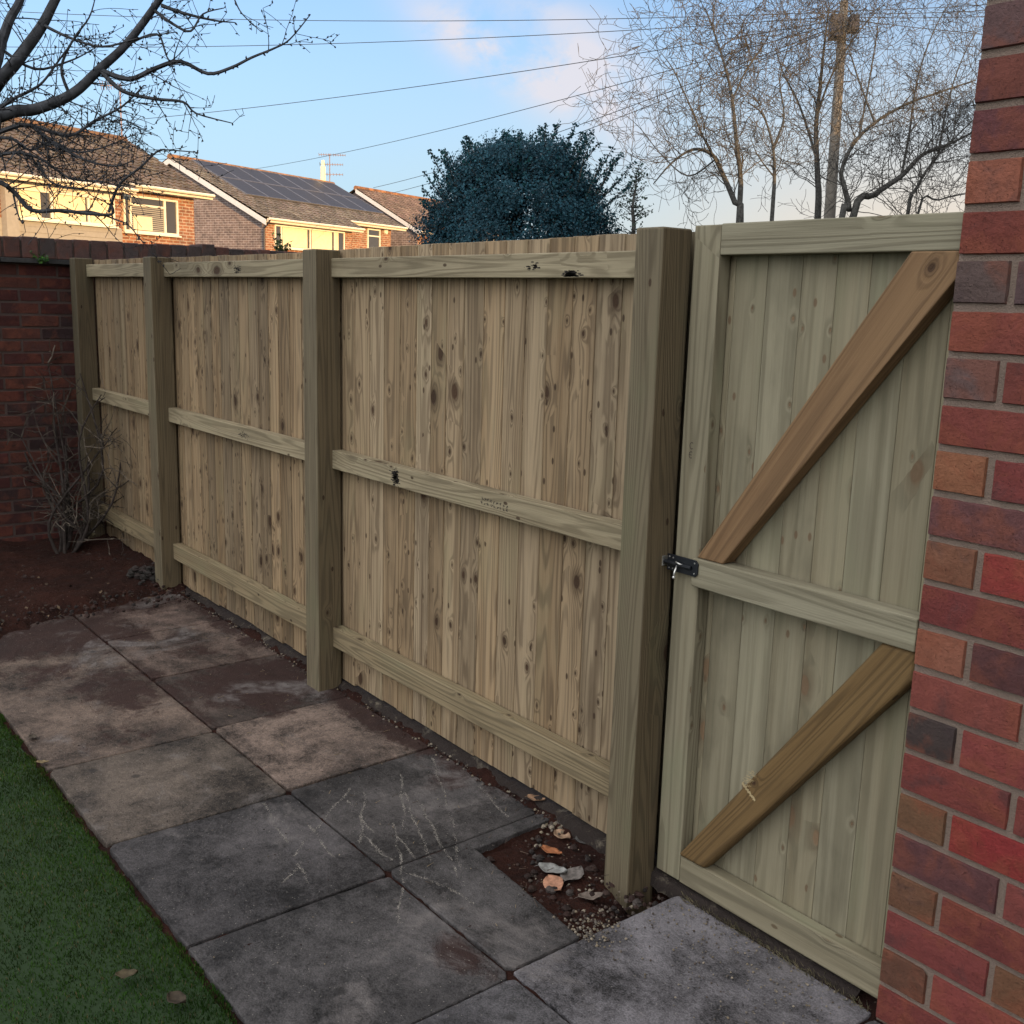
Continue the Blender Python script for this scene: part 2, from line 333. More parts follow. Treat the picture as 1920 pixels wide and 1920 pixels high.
def slab_mat():
    m, t, b = material('concrete_slab'); g = t.node('ShaderNodeNewGeometry').outputs['Position']
    c = t.attr('C')[0]
    n1 = t.noise(g, 3.2, 6, 0.65, 0.3); n2 = t.noise(g, 14, 5, 0.65); n3 = t.noise(g, 190, 3, 0.7); n4 = t.noise(g, 1.4, 4, 0.6, 0.6)
    k = t.math('ADD', t.ramp(n1, 0.32, 0.68, 0.45, 2.0), t.math('MULTIPLY', t.math('SUBTRACT', n2, 0.5), 2.2))
    k = t.math('ADD', k, t.math('MULTIPLY', t.math('SUBTRACT', n3, 0.5), 3.2))
    k = t.math('ADD', k, t.math('MULTIPLY', t.math('SUBTRACT', t.noise(g, 55, 4, 0.7), 0.5), 2.2))
    col = t.vmath('SCALE', c); t.put(col.node.inputs['Scale'], t.math('MAXIMUM', k, 0.2))
    # soil trodden over the slabs in places: each spot has its own outline
    px, py, pz = t.sep(g); msk = None
    for (sx, sy, rx_, ry_, amp) in ((-5.0, 1.35, .34, .28, 1.2), (-3.92, 1.80, .30, .26, 1.35), (-4.15, 1.30, .33, .17, .8), (-3.3, 2.03, .7, .09, 1.1), (-4.7, 2.04, .5, .10, .9), (-4.85, 1.55, .2, .14, .8), (-1.90, 1.40, .11, .06, .8), (-2.72, 1.95, .1, .12, .5), (-5.3, 1.75, .16, .3, 1.0), (-4.1, 1.47, .55, .05, .7), (-5.0, 1.08, .3, .22, .9), (-4.75, 1.25, .1, .3, .6), (-4.5, 1.12, .25, .2, .55), (-4.5, 1.75, .25, .14, .55), (-3.72, 1.1, .14, .2, .4), (-1.62, 1.0, .18, .1, .35)):
        a = t.math('DIVIDE', t.math('SUBTRACT', px, sx), rx_); bb = t.math('DIVIDE', t.math('SUBTRACT', py, sy), ry_)
        e = t.math('MULTIPLY', t.math('EXPONENT', t.math('MULTIPLY', t.math('ADD', t.math('MULTIPLY', a, a), t.math('MULTIPLY', bb, bb)), -1.0)), amp)
        msk = e if msk is None else t.math('MAXIMUM', msk, e)
    nn = t.math('ADD', t.math('MULTIPLY', n2, 0.5), t.math('MULTIPLY', t.noise(g, 6, 6, 0.7, 0.4), 0.8))
    soil = t.ramp(t.math('ADD', msk, t.math('MULTIPLY', t.math('SUBTRACT', nn, 0.62), 2.6)), 0.26, 0.78)
    soil = t.math('MULTIPLY', soil, t.ramp(msk, 0.04, 0.25))
    scol = t.mix(n2, (0.016, 0.0065, 0.0055), (0.036, 0.0155, 0.012))
    col = t.mix(t.math('MULTIPLY', soil, 0.93), col, scol)
    # damp dark blotches, pale specks of grit, and dark lichen spots
    damp = t.ramp(n4, 0.52, 0.7); col = t.mix(t.math('MULTIPLY', damp, 0.42), col, (0.013, 0.0125, 0.014))
    worn = t.ramp(t.noise(g, 2.3, 7, 0.72, 0.8), 0.52, 0.66); col = t.mix(t.math('MULTIPLY', worn, t.math('MULTIPLY', t.ramp(n2, .3, .65), 0.85)), col, (0.145, 0.130, 0.125))
    vs = t.vor(g, 120); cs = t.node('ShaderNodeSeparateColor'); t.l.new(vs['Color'], cs.inputs[0])
    sp = t.math('MULTIPLY', t.ramp(vs['Distance'], 0.22, 0.12), t.math('GREATER_THAN', cs.outputs[0], t.ramp(n4, 0.4, 0.6, 0.965, 0.84)))
    col = t.mix(t.math('MULTIPLY', sp, 0.75), col, (0.26, 0.24, 0.21))
    vd = t.vor(g, 11); cd = t.node('ShaderNodeSeparateColor'); t.l.new(vd['Color'], cd.inputs[0])
    dk = t.math('MULTIPLY', t.ramp(t.math('ADD', vd['Distance'], t.math('MULTIPLY', n2, 0.12)), 0.3, 0.16), t.math('GREATER_THAN', cd.outputs[1], 0.86))
    col = t.mix(t.math('MULTIPLY', dk, 0.7), col, (0.015, 0.014, 0.014))
    t.l.new(col, b.inputs['Base Color'])
    t.put(b.inputs['Roughness'], t.ramp(n1, 0.3, 0.7, 0.62, 0.92)); b.inputs['Specular IOR Level'].default_value = 0.3
    hh = t.math('ADD', t.math('MULTIPLY', n3, 0.6), t.math('ADD', t.math('MULTIPLY', n2, 1.2), t.math('MULTIPLY', soil, 0.8)))
    t.l.new(t.bump(hh, 0.9, 0.008), b.inputs['Normal'])
    return m
M['slab'] = slab_mat()
M['scratch'] = flat('pale_scratch', (0.23, 0.21, 0.185), 0.9, var=.4, scale=60)
def soil_mat():
    m, t, b = material('dark_soil'); g = t.node('ShaderNodeNewGeometry').outputs['Position']
    n1 = t.noise(g, 5, 6, 0.7); n2 = t.noise(g, 70, 5, 0.75)
    col = t.mix(t.ramp(n1, 0.35, 0.65), (0.021, 0.0082, 0.006), (0.042, 0.015, 0.010))
    col = t.mix(t.ramp(n2, 0.5, 0.75), col, (0.012, 0.008, 0.007))
    v = t.vor(g, 95); cs = t.node('ShaderNodeSeparateColor'); t.l.new(v['Color'], cs.inputs[0])
    sp = t.math('MULTIPLY', t.ramp(v['Distance'], 0.35, 0.2), t.math('GREATER_THAN', cs.outputs[0], 0.94))
    col = t.mix(t.math('MULTIPLY', sp, 0.6), col, (0.17, 0.12, 0.09))
    t.l.new(col, b.inputs['Base Color']); b.inputs['Roughness'].default_value = 0.95; b.inputs['Specular IOR Level'].default_value = 0.15
    t.l.new(t.bump(n2, 1.0, 0.02), b.inputs['Normal'])
    return m
M['soil'] = soil_mat()
def attr_mat(name, rough=0.8, var=0.3, scale=40, spec=0.3, trans=0.0):
    m, t, b = material(name); g = t.node('ShaderNodeNewGeometry').outputs['Position']
    k = t.ramp(t.noise(g, scale, 4), 0.3, 0.7, 1 - var, 1 + var)
    c = t.vmath('SCALE', t.attr('C')[0]); t.put(c.node.inputs['Scale'], k)
    t.l.new(c, b.inputs['Base Color']); b.inputs['Roughness'].default_value = rough; b.inputs['Specular IOR Level'].default_value = spec
    if trans:
        tr = t.node('ShaderNodeBsdfTranslucent'); t.l.new(c, tr.inputs[0]); mx = t.node('ShaderNodeMixShader'); mx.inputs[0].default_value = trans
        out = m.node_tree.nodes['Material Output']; t.l.new(b.outputs[0], mx.inputs[1]); t.l.new(tr.outputs[0], mx.inputs[2]); t.l.new(mx.outputs[0], out.inputs[0])
    return m
M['tint'] = attr_mat('tinted_surface')
M['leaf'] = attr_mat('leaf_surface', 0.55, 0.3, 30, 0.12, 0.15)
M['deadleaf'] = attr_mat('dead_leaf', 0.8, 0.35, 60, 0.25)
M['grass'] = attr_mat('lawn_blades', 0.8, 0.4, 7, 0.06, 0.25)
M['bark'] = attr_mat('bark', 0.9, 0.4, 25, 0.15)
M['stain'] = flat('black_stain', (.028, .022, .018), .9)
M['metalblack'] = flat('black_steel', (0.012, 0.014, 0.018), 0.45, 0.3)
M['zinc'] = flat('zinc_plated_steel', (0.62, 0.62, 0.60), 0.35, 0.9, .1)
M['upvc'] = flat('white_upvc', (0.78, 0.74, 0.62), 0.4, 0, .04)
M['fascia'] = flat('white_fascia', (0.72, 0.66, 0.55), 0.5, 0, .06)
M['barge'] = flat('white_bargeboard', (0.55, 0.55, 0.56), 0.5, 0, .06)
M['cladding'] = flat('grey_cladding', (0.30, 0.28, 0.25), 0.6, 0, .06)
M['cream'] = flat('cream_blind', (0.80, 0.68, 0.45), 0.7, 0, .05)
M['darkpipe'] = flat('dark_pipe', (0.03, 0.025, 0.03), 0.4)
M['polewood'] = flat('weathered_pole', (0.15, 0.135, 0.115), 0.9, 0, .3, 6)
M['wire'] = flat('black_cable', (0.02, 0.022, 0.028), 0.6)
M['aerial'] = flat('aerial_metal', (0.30, 0.20, 0.17), 0.5, 0.4)
def glass_mat():
    m, t, b = material('window_glass')
    b.inputs['Base Color'].default_value = (0.06, 0.055, 0.05, 1); b.inputs['Roughness'].default_value = 0.05; b.inputs['Specular IOR Level'].default_value = 0.8
    return m
M['glass'] = glass_mat()
def solar_mat():
    m, t, b = material('solar_cells'); uv = t.node('ShaderNodeUVMap').outputs[0]; u, v, _ = t.sep(uv)
    f = lambda x: t.ramp(t.math('ABSOLUTE', t.math('SUBTRACT', t.math('FRACT', t.math('MULTIPLY', x, 6.2)), 0.5)), 0.46, 0.49)
    ln = t.math('MAXIMUM', f(u), f(v))
    t.l.new(t.mix(t.math('MULTIPLY', ln, 0.5), (0.035, 0.034, 0.037), (0.11, 0.11, 0.12)), b.inputs['Base Color'])
    b.inputs['Roughness'].default_value = 0.5; b.inputs['Specular IOR Level'].default_value = 0.35
    return m
M['solar'] = solar_mat()
def facade_brick(name, c1, c2, mort):
    m, t, b = material(name); uv = t.node('ShaderNodeUVMap').outputs[0]
    br = t.node('ShaderNodeTexBrick'); t.put(br.inputs['Vector'], uv); br.inputs['Scale'].default_value = 1.0
    br.inputs['Brick Width'].default_value = 0.34; br.inputs['Row Height'].default_value = 0.115; br.inputs['Mortar Size'].default_value = 0.016
    t.put(br.inputs['Color1'], c1); t.put(br.inputs['Color2'], c2); t.put(br.inputs['Mortar'], mort)
    g = t.node('ShaderNodeNewGeometry').outputs['Position']
    c = t.vmath('SCALE', br.outputs[0]); t.put(c.node.inputs['Scale'], t.ramp(t.noise(g, 3.5, 5, .7), .3, .7, .7, 1.3))
    t.l.new(c, b.inputs['Base Color']); b.inputs['Roughness'].default_value = 0.9
    t.l.new(t.bump(br.outputs['Fac'], -0.4, 0.01), b.inputs['Normal'])
    return m
M['facade'] = facade_brick('orange_house_brick', (0.30, 0.125, 0.065), (0.20, 0.085, 0.05), (0.36, 0.30, 0.24))
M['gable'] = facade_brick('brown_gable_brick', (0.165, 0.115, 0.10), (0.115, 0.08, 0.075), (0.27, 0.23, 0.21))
def tile_mat():
    m, t, b = material('concrete_roof_tile'); c = t.attr('C')[0]; g = t.node('ShaderNodeNewGeometry').outputs['Position']
    k = t.ramp(t.noise(g, 4, 6, .7), .3, .7, .55, 1.4); cc = t.vmath('SCALE', c); t.put(cc.node.inputs['Scale'], k)
    moss = t.ramp(t.noise(g, 9, 5, .7), .58, .7); cc = t.mix(t.math('MULTIPLY', moss, .5), cc, (0.13, 0.10, 0.055))
    t.l.new(cc, b.inputs['Base Color']); b.inputs['Roughness'].default_value = 0.85
    return m
M['tile'] = tile_mat()

# ================================================================== SETTING
def sheet(name, x0, x1, y0, y1, z, mat, th=0.0):
    mb = MB()
    if th: mb.box((x0, y0, z - th), (x1, y1, z), 'x', (.5, .5, .5))
    else: mb.face([(x0, y0, z), (x1, y0, z), (x1, y1, z), (x0, y1, z)])
    return mb.build(name, mat)
gm, t_, b_ = material('rough_ground'); g_ = t_.node('ShaderNodeNewGeometry').outputs['Position']
t_.l.new(t_.mix(t_.noise(g_, 0.4, 6), (0.035, 0.05, 0.02), (0.08, 0.065, 0.045)), b_.inputs['Base Color']); b_.inputs['Roughness'].default_value = 1
tag(sheet('ground', -1500, 1500, -1500, 1500, -0.25, gm), kind='structure')
lm, t_, b_ = material('lawn_base'); g_ = t_.node('ShaderNodeNewGeometry').outputs['Position']
t_.l.new(t_.mix(t_.noise(g_, 6, 6), (0.008, 0.022, 0.004), (0.014, 0.034, 0.007)), b_.inputs['Base Color']); b_.inputs['Roughness'].default_value = 1
tag(sheet('lawn', -5.15, 6.0, -8.0, 0.846, -0.012, lm, 0.2), kind='structure')

def fb(x, y, s, seed=0.0, o=4):
    return mnoise.fractal(Vector((x * s, y * s, seed)), 0.9, 2.0, o)
def build_soil():
    mb = MB(); st = 0.0145; x0, x1, y0, y1 = -6.95, -1.0, -0.6, 2.26
    nx, ny = int((x1 - x0) / st), int((y1 - y0) / st); vs = []; fs = []
    for j in range(ny + 1):
        for i in range(nx + 1):
            x, y = x0 + i * st, y0 + j * st
            z = -0.010 + 0.007 * fb(x, y, 9, 1) + 0.007 * fb(x, y, 34, 2, 3)
            edge = -5.26 + 0.10 * fb(x, y, 2.2, 5) + 0.05 * fb(x, y, 9, 6) + 0.42 * max(0, 1.45 - y) * (1 if y > .9 else 1)
            if y > 1.6: edge -= 0.12 * (y - 1.6)
            s = min(1.0, max(0.0, (edge - x) / 0.22)); s = s * s * (3 - 2 * s)
            z += s * (0.062 + 0.025 * fb(x, y, 3, 8))
            z += 0.030 * math.exp(-((y - 2.052) / .024) ** 2) * (0.55 + .9 * fb(x, y, 5, 7)) * (1 if x < -2.0 else .2)
            if y > 2.05: z += 0.014 * min(1, (y - 2.05) / .04)
            d = math.hypot((x + 1.83) / 0.11, (y - 2.03) / 0.11)
            z -= 0.11 * math.exp(-d * d)
            if -2.3 < x < -1.78 and 1.7 < y < 2.06: z -= 0.018 - 0.012 * fb(x, y, 14, 3)
            if y < 0.866 and x > -5.2: z -= 0.008
            if y < 0.838 and x > -5.2: z -= 0.1
            vs.append((x, y, z))
    for j in range(ny):
        for i in range(nx):
            a = j * (nx + 1) + i; fs.append((a, a + 1, a + nx + 2, a + nx + 1))
    mb.addmesh(vs, fs)
    return tag(mb.build('soil', M['soil'], smooth=True), kind='structure')
build_soil()

# ---- paving slabs: every slab a thing
SLABS = [  # outline, colour, label
    ([(-5.37, .868), (-4.765, .868), (-4.765, 1.448), (-5.37, 1.448)], (0.0690, 0.0494, 0.0401), 'paving slab by the lawn, its far half buried under dark soil of the bed'),
    ([(-4.755, .868), (-3.556, .868), (-3.556, 1.448), (-4.755, 1.448)], (0.0777, 0.0569, 0.0452), 'longest paving slab, brown soil stain across it, lying between lawn and middle joint'),
    ([(-3.545, .868), (-2.945, .868), (-2.945, 1.448), (-3.545, 1.448)], (0.0619, 0.0492, 0.0398), 'grey slab with a pale worn corner at the middle joint, on the lawn side'),
    ([(-2.934, .868), (-2.334, .868), (-2.334, 1.448), (-2.934, 1.448)], (0.0380, 0.0347, 0.0352), 'dark blue-grey slab on the lawn side crossed by crossing white scratches'),
    ([(-2.324, .868), (-1.768, .868), (-1.768, 1.448), (-2.324, 1.448)], (0.0411, 0.0380, 0.0381), 'dark speckled slab on the lawn side with a red soil smear at its corner'),
    ([(-1.757, .868), (-1.16, .868), (-1.16, 1.448), (-1.757, 1.448)], (0.0659, 0.0628, 0.0664), 'pale worn slab at the bottom edge of the photo, nearest the viewer'),
    ([(-5.44, 1.461), (-4.815, 1.461), (-4.835, 2.03), (-5.50, 2.03)], (0.0759, 0.0533, 0.0440), 'brownish slab nearest the shrub bed, beside the fence'),
    ([(-4.803, 1.461), (-4.215, 1.461), (-4.215, 2.035), (-4.823, 2.035)], (0.0734, 0.0525, 0.0429), 'brown-grey slab beside the fence between the bed-side slab and the black soiled slab'),
    ([(-4.204, 1.461), (-3.583, 1.461), (-3.59, 2.035), (-4.204, 2.035)], (0.0410, 0.0301, 0.0253), 'slab almost covered in near-black damp soil beside the middle fence post'),
    ([(-3.572, 1.461), (-2.968, 1.461), (-2.985, 2.03), (-3.579, 2.03)], (0.1041, 0.0771, 0.0630), 'clean pinkish-grey slab just in front of the middle fence post'),
    ([(-2.957, 1.461), (-2.356, 1.461), (-2.375, 2.035), (-2.974, 2.035)], (0.0373, 0.0338, 0.0332), 'dark slab beside the fence with the longest bundle of white scratches'),
    ([(-2.345, 1.461), (-1.788, 1.461), (-1.788, 1.690), (-2.300, 1.735), (-2.312, 2.04), (-2.364, 2.04)], (0.0427, 0.0395, 0.0395), 'cut slab notched round the soil patch at the gate post'),
    ([(-1.776, 1.461), (-1.165, 1.461), (-1.165, 2.045), (-1.776, 2.045)], (0.0852, 0.0801, 0.0854), 'pale blue-grey slab at the foot of the gate'),
    ([(-1.153, 1.461), (-0.55, 1.461), (-0.55, 2.03), (-1.153, 2.03)], (0.0538, 0.0499, 0.0514), 'slab against the foot of the brick house wall'),
]
SCR = [((751,1451),(760,1572)), ((809,1418),(827,1470)), ((827,1470),(850,1550)), ((782,1499),(802,1535)), ((802,1535),(835,1597)), ((835,1597),(861,1645)), ((736,1542),(747,1590)), ((747,1590),(755,1645)), ((755,1645),(748,1735)), ((740,1565),(780,1608)), ((758,1484),(784,1557)), ((784,1557),(813,1619)), ((762,1637),(835,1663)), ((835,1663),(890,1696)), ((897,1473),(952,1531)), ((494,1507),(539,1585)), ((657,1476),(550,1607)), ((577,1548),(625,1607)), ((684,1485),(675,1580)), ((566,1616),(530,1657)), ((557,1621),(578,1657)), ((700,1594),(722,1606)), ((663,1550),(735,1612)), ((850,1560),(870,1660)), ((650,1500),(700,1560))]
GRP = 'concrete paving slabs of the patio'
flakes = []
for a, b in SCR:
    A, B = on_ground(*a), on_ground(*b); L = (B - A).length; d = (B - A) / L; nrm = Vector((-d.y, d.x, 0))
    s = 0; sd = RND.random() * 50
    while s < L:
        fade = max(.1, .6 + 1.0 * mnoise.noise(Vector((s * 18, sd, 0))))
        if RND.random() < fade:
            p = A + d * s + nrm * (RND.gauss(0, 0.0024) + 0.004 * math.sin(s * 30)); w = RND.uniform(.0005, .0013) * (.5 + fade); l = RND.uniform(.001, .006)
            flakes.append((p, d, nrm, w, l))
        s += RND.uniform(.0004, .0018)
def inside(p, poly):
    c = False; n = len(poly)
    for i in range(n):
        x1, y1 = poly[i]; x2, y2 = poly[(i + 1) % n]
        if (y1 > p.y) != (y2 > p.y) and p.x < (x2 - x1) * (p.y - y1) / (y2 - y1) + x1: c = not c
    return c
for poly, colr, lab in SLABS:
    mb = MB(); tz = RND.uniform(-.002, .002)
    # worn uneven outline
    out = []
    n = len(poly)
    for i in range(n):
        a, b = Vector((*poly[i], 0)), Vector((*poly[(i + 1) % n], 0)); L = (b - a).length; k = max(2, int(L / .018)); nr = Vector((-(b - a).y, (b - a).x, 0)) / L
        for q in range(k):
            p = a + (b - a) * (q / k); w = 0.0030 * fb(p.x, p.y, 25, 11) + 0.0022 * fb(p.x, p.y, 80, 12) + (RND.uniform(.002, .014) if q == 0 else 0)
            p = p + nr * (abs(w) - .0025); out.append((p.x, p.y))
    mb.prism(out, X, Y, Z, O0, -0.05, tz, X, colr)
    for (p, d, nr, w, l) in flakes:
        if inside(p, poly):
            z = Z * (tz + 0.0009)
            mb.face([p - nr * w + z, p + d * l * .5 - nr * w * 1.2 + z, p + d * l + z, p + d * l * .5 + nr * w + z], c=(.3, .27, .23), mi=1)
    o = mb.build('paving_slab', [M['slab'], M['scratch']], bevel=0.004)
    tag(o, lab, 'paving slab', GRP)

# ---- grass blades
def build_grass():
    mb = MB(); r = random.Random(3)
    for _ in range(150000):
        x = -5.12 + 3.6 * r.random(); y = 0.866 - 1.9 * r.random() ** 1.5
        if y > 0.856 + 0.024 * fb(x, y, 12, 4): continue
        # keep to what this corner of the garden can show
        if y < 0.84 - (x + 4.9) * 0.45 - .75 : continue
        h = r.uniform(.005, .012); a = r.random() * 6.28; w = r.uniform(.0008, .0016); le = r.uniform(.002, .008)
        e = Vector((math.cos(a), math.sin(a), 0)); f = Vector((-e.y, e.x, 0)); p = Vector((x, y, -.0125))
        g = r.random(); tint = 0.5 + .5 * fb(x, y, 3, 9)
        c = (.012 + .013 * g + .012 * tint, .038 + .032 * g, .006 + .005 * g)
        if r.random() < .06: c = (.10, .085, .04)
        mb.face([p - e * w, p + e * w, p + f * le * .5 + Z * h * .7 + e * w * .7, p + f * le + Z * h], c=c)
    return tag(mb.build('grass', M['grass']), kind='stuff')
build_grass()

# ================================================================== FENCE
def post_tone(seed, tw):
    return lambda n: (seed, 0.30 if tw > .3 else 0.0, 1.0) if n.x > .7 else (seed, 0.60 if tw > .3 else 0.1, 0.0 + .3 * tw)  # low tw darkens the corner post: shade painted into its tone
def build_fence():
    F = thing('timber_fence', (-4.35, 2.05, 0), 'long brown closeboard timber fence of vertical boards with square posts along the patio', 'fence')
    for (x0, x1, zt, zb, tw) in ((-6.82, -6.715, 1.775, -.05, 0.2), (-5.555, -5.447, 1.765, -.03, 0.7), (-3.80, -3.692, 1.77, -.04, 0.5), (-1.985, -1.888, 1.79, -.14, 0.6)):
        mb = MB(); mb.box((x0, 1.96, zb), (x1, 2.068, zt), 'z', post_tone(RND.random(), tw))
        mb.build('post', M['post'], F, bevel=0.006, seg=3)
    mb = MB(); mb.box((-2.06, 2.1205, .03), (-1.80, 2.15, 1.788), 'z', (.3, .2, .6)); mb.build('gate_stop', M['post'], F)
    bays = ((-6.715, -5.555), (-5.447, -3.80), (-3.692, -1.985))
    for bi, (x0, x1) in enumerate(bays):
        for (z0, z1, nm) in ((1.667, 1.738, 0), (.924, .998, 1), (.183, .268, 2)):
            mb = MB(); c = (RND.random(), (.56, .58, .20)[nm] + RND.uniform(-.1, .1), (.15, .3, 1.0)[nm])
            mb.box((x0 + .001, 2.026, z0), (x1 - .001, 2.072, z1), 'x', c)
            ro = mb.build('rail', M['rail'], F, bevel=0.003)
            for (sx, sz, wx, wz, nf, kind) in ([(-2.30, 1.675, .035, .012, 160, 0), (-2.47, 1.70, .03, .014, 30, 0)] if (bi, nm) == (2, 0) else [(-3.22, .957, .022, .03, 200, 0), (-2.62, .962, .075, .012, 0, 1)] if (bi, nm) == (2, 1) else [(-4.55, 1.70, .05, .018, 60, 0)] if (bi, nm) == (1, 0) else [(-4.52, .962, .06, .02, 50, 0)] if (bi, nm) == (1, 1) else []):
                mb = MB(); yy = 2.0254
                for _ in range(nf):
                    cx_, cz_ = sx + RND.gauss(0, wx * .5), sz + RND.gauss(0, wz * .5)
                    if not z0 + .004 < cz_ < z1 - .004: continue
                    q = RND.uniform(.001, .004); mb.face([(cx_ - q * 2, yy, cz_ - q * .4), (cx_ + q * 2, yy, cz_ - q * .5), (cx_ + q * 1.6, yy, cz_ + q * .5), (cx_ - q * 1.7, yy, cz_ + q * .4)])
                if kind:
                    for row in range(2):
                        for k in range(9):
                            x_ = sx - wx + 2 * wx * k / 9 + RND.uniform(-.003, .003); z_ = sz + .006 - .014 * row - .006 * k / 9
                            for _ in range(3):
                                a_ = RND.choice([0, 1.57, .7, -.7]); l_ = RND.uniform(.003, .006); e_ = Vector((math.cos(a_), 0, math.sin(a_))); n_ = Vector((-e_.z, 0, e_.x)) * .0009; p_ = Vector((x_ + RND.uniform(-.003, .003), yy, z_ + RND.uniform(-.003, .003)))
                                mb.face([p_ - e_ * l_ - n_, p_ + e_ * l_ - n_, p_ + e_ * l_ + n_, p_ - e_ * l_ + n_])
                mb.build('dark_stain', M['stain'], ro)
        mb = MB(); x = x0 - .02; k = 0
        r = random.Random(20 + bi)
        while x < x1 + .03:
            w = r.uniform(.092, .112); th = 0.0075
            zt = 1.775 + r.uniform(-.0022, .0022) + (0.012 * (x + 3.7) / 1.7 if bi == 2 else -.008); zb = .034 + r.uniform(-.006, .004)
            c = (r.random(), min(1, max(0, r.gauss((.12, .22, .52)[bi], .22))), min(1, r.random() ** 1.3 + (.35, .25, 0)[bi]))  # left bays darker and browner: shade at that end painted into board tone
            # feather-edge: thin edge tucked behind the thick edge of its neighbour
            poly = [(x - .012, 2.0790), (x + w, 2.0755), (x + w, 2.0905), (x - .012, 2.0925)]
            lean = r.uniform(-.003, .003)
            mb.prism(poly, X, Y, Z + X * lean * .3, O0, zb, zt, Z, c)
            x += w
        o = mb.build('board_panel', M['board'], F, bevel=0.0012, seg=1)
build_fence()
# rough mortar footing below the boards
def build_footing():
    mb = MB(); vs = []; fs = []; xs = [-6.6 + .012 * i for i in range(int(5.4 / .012))]
    prof = ((2.055, -.03), (2.058, .012), (2.075, .022), (2.10, .027), (2.14, .02), (2.15, -.06))
    for x in xs:
        gap = 0.6 + .4 * fb(x, 0, 3, 1)
        for k, (y, z) in enumerate(prof):
            vs.append((x, y + .010 * fb(x, y, 22, 2) - .012 * gap, z * (0.6 + .5 * gap) + .006 * fb(x, y * 3, 40, 3)))
    m = len(prof)
    for i in range(len(xs) - 1):
        for k in range(m - 1): fs.append((i * m + k, (i + 1) * m + k, (i + 1) * m + k + 1, i * m + k + 1))
    mb.addmesh(vs, fs)
    tag(mb.build('mortar_footing', M['footing'], smooth=True), 'rough pale mortar strip along the ground under the fence boards', 'footing')
build_footing()

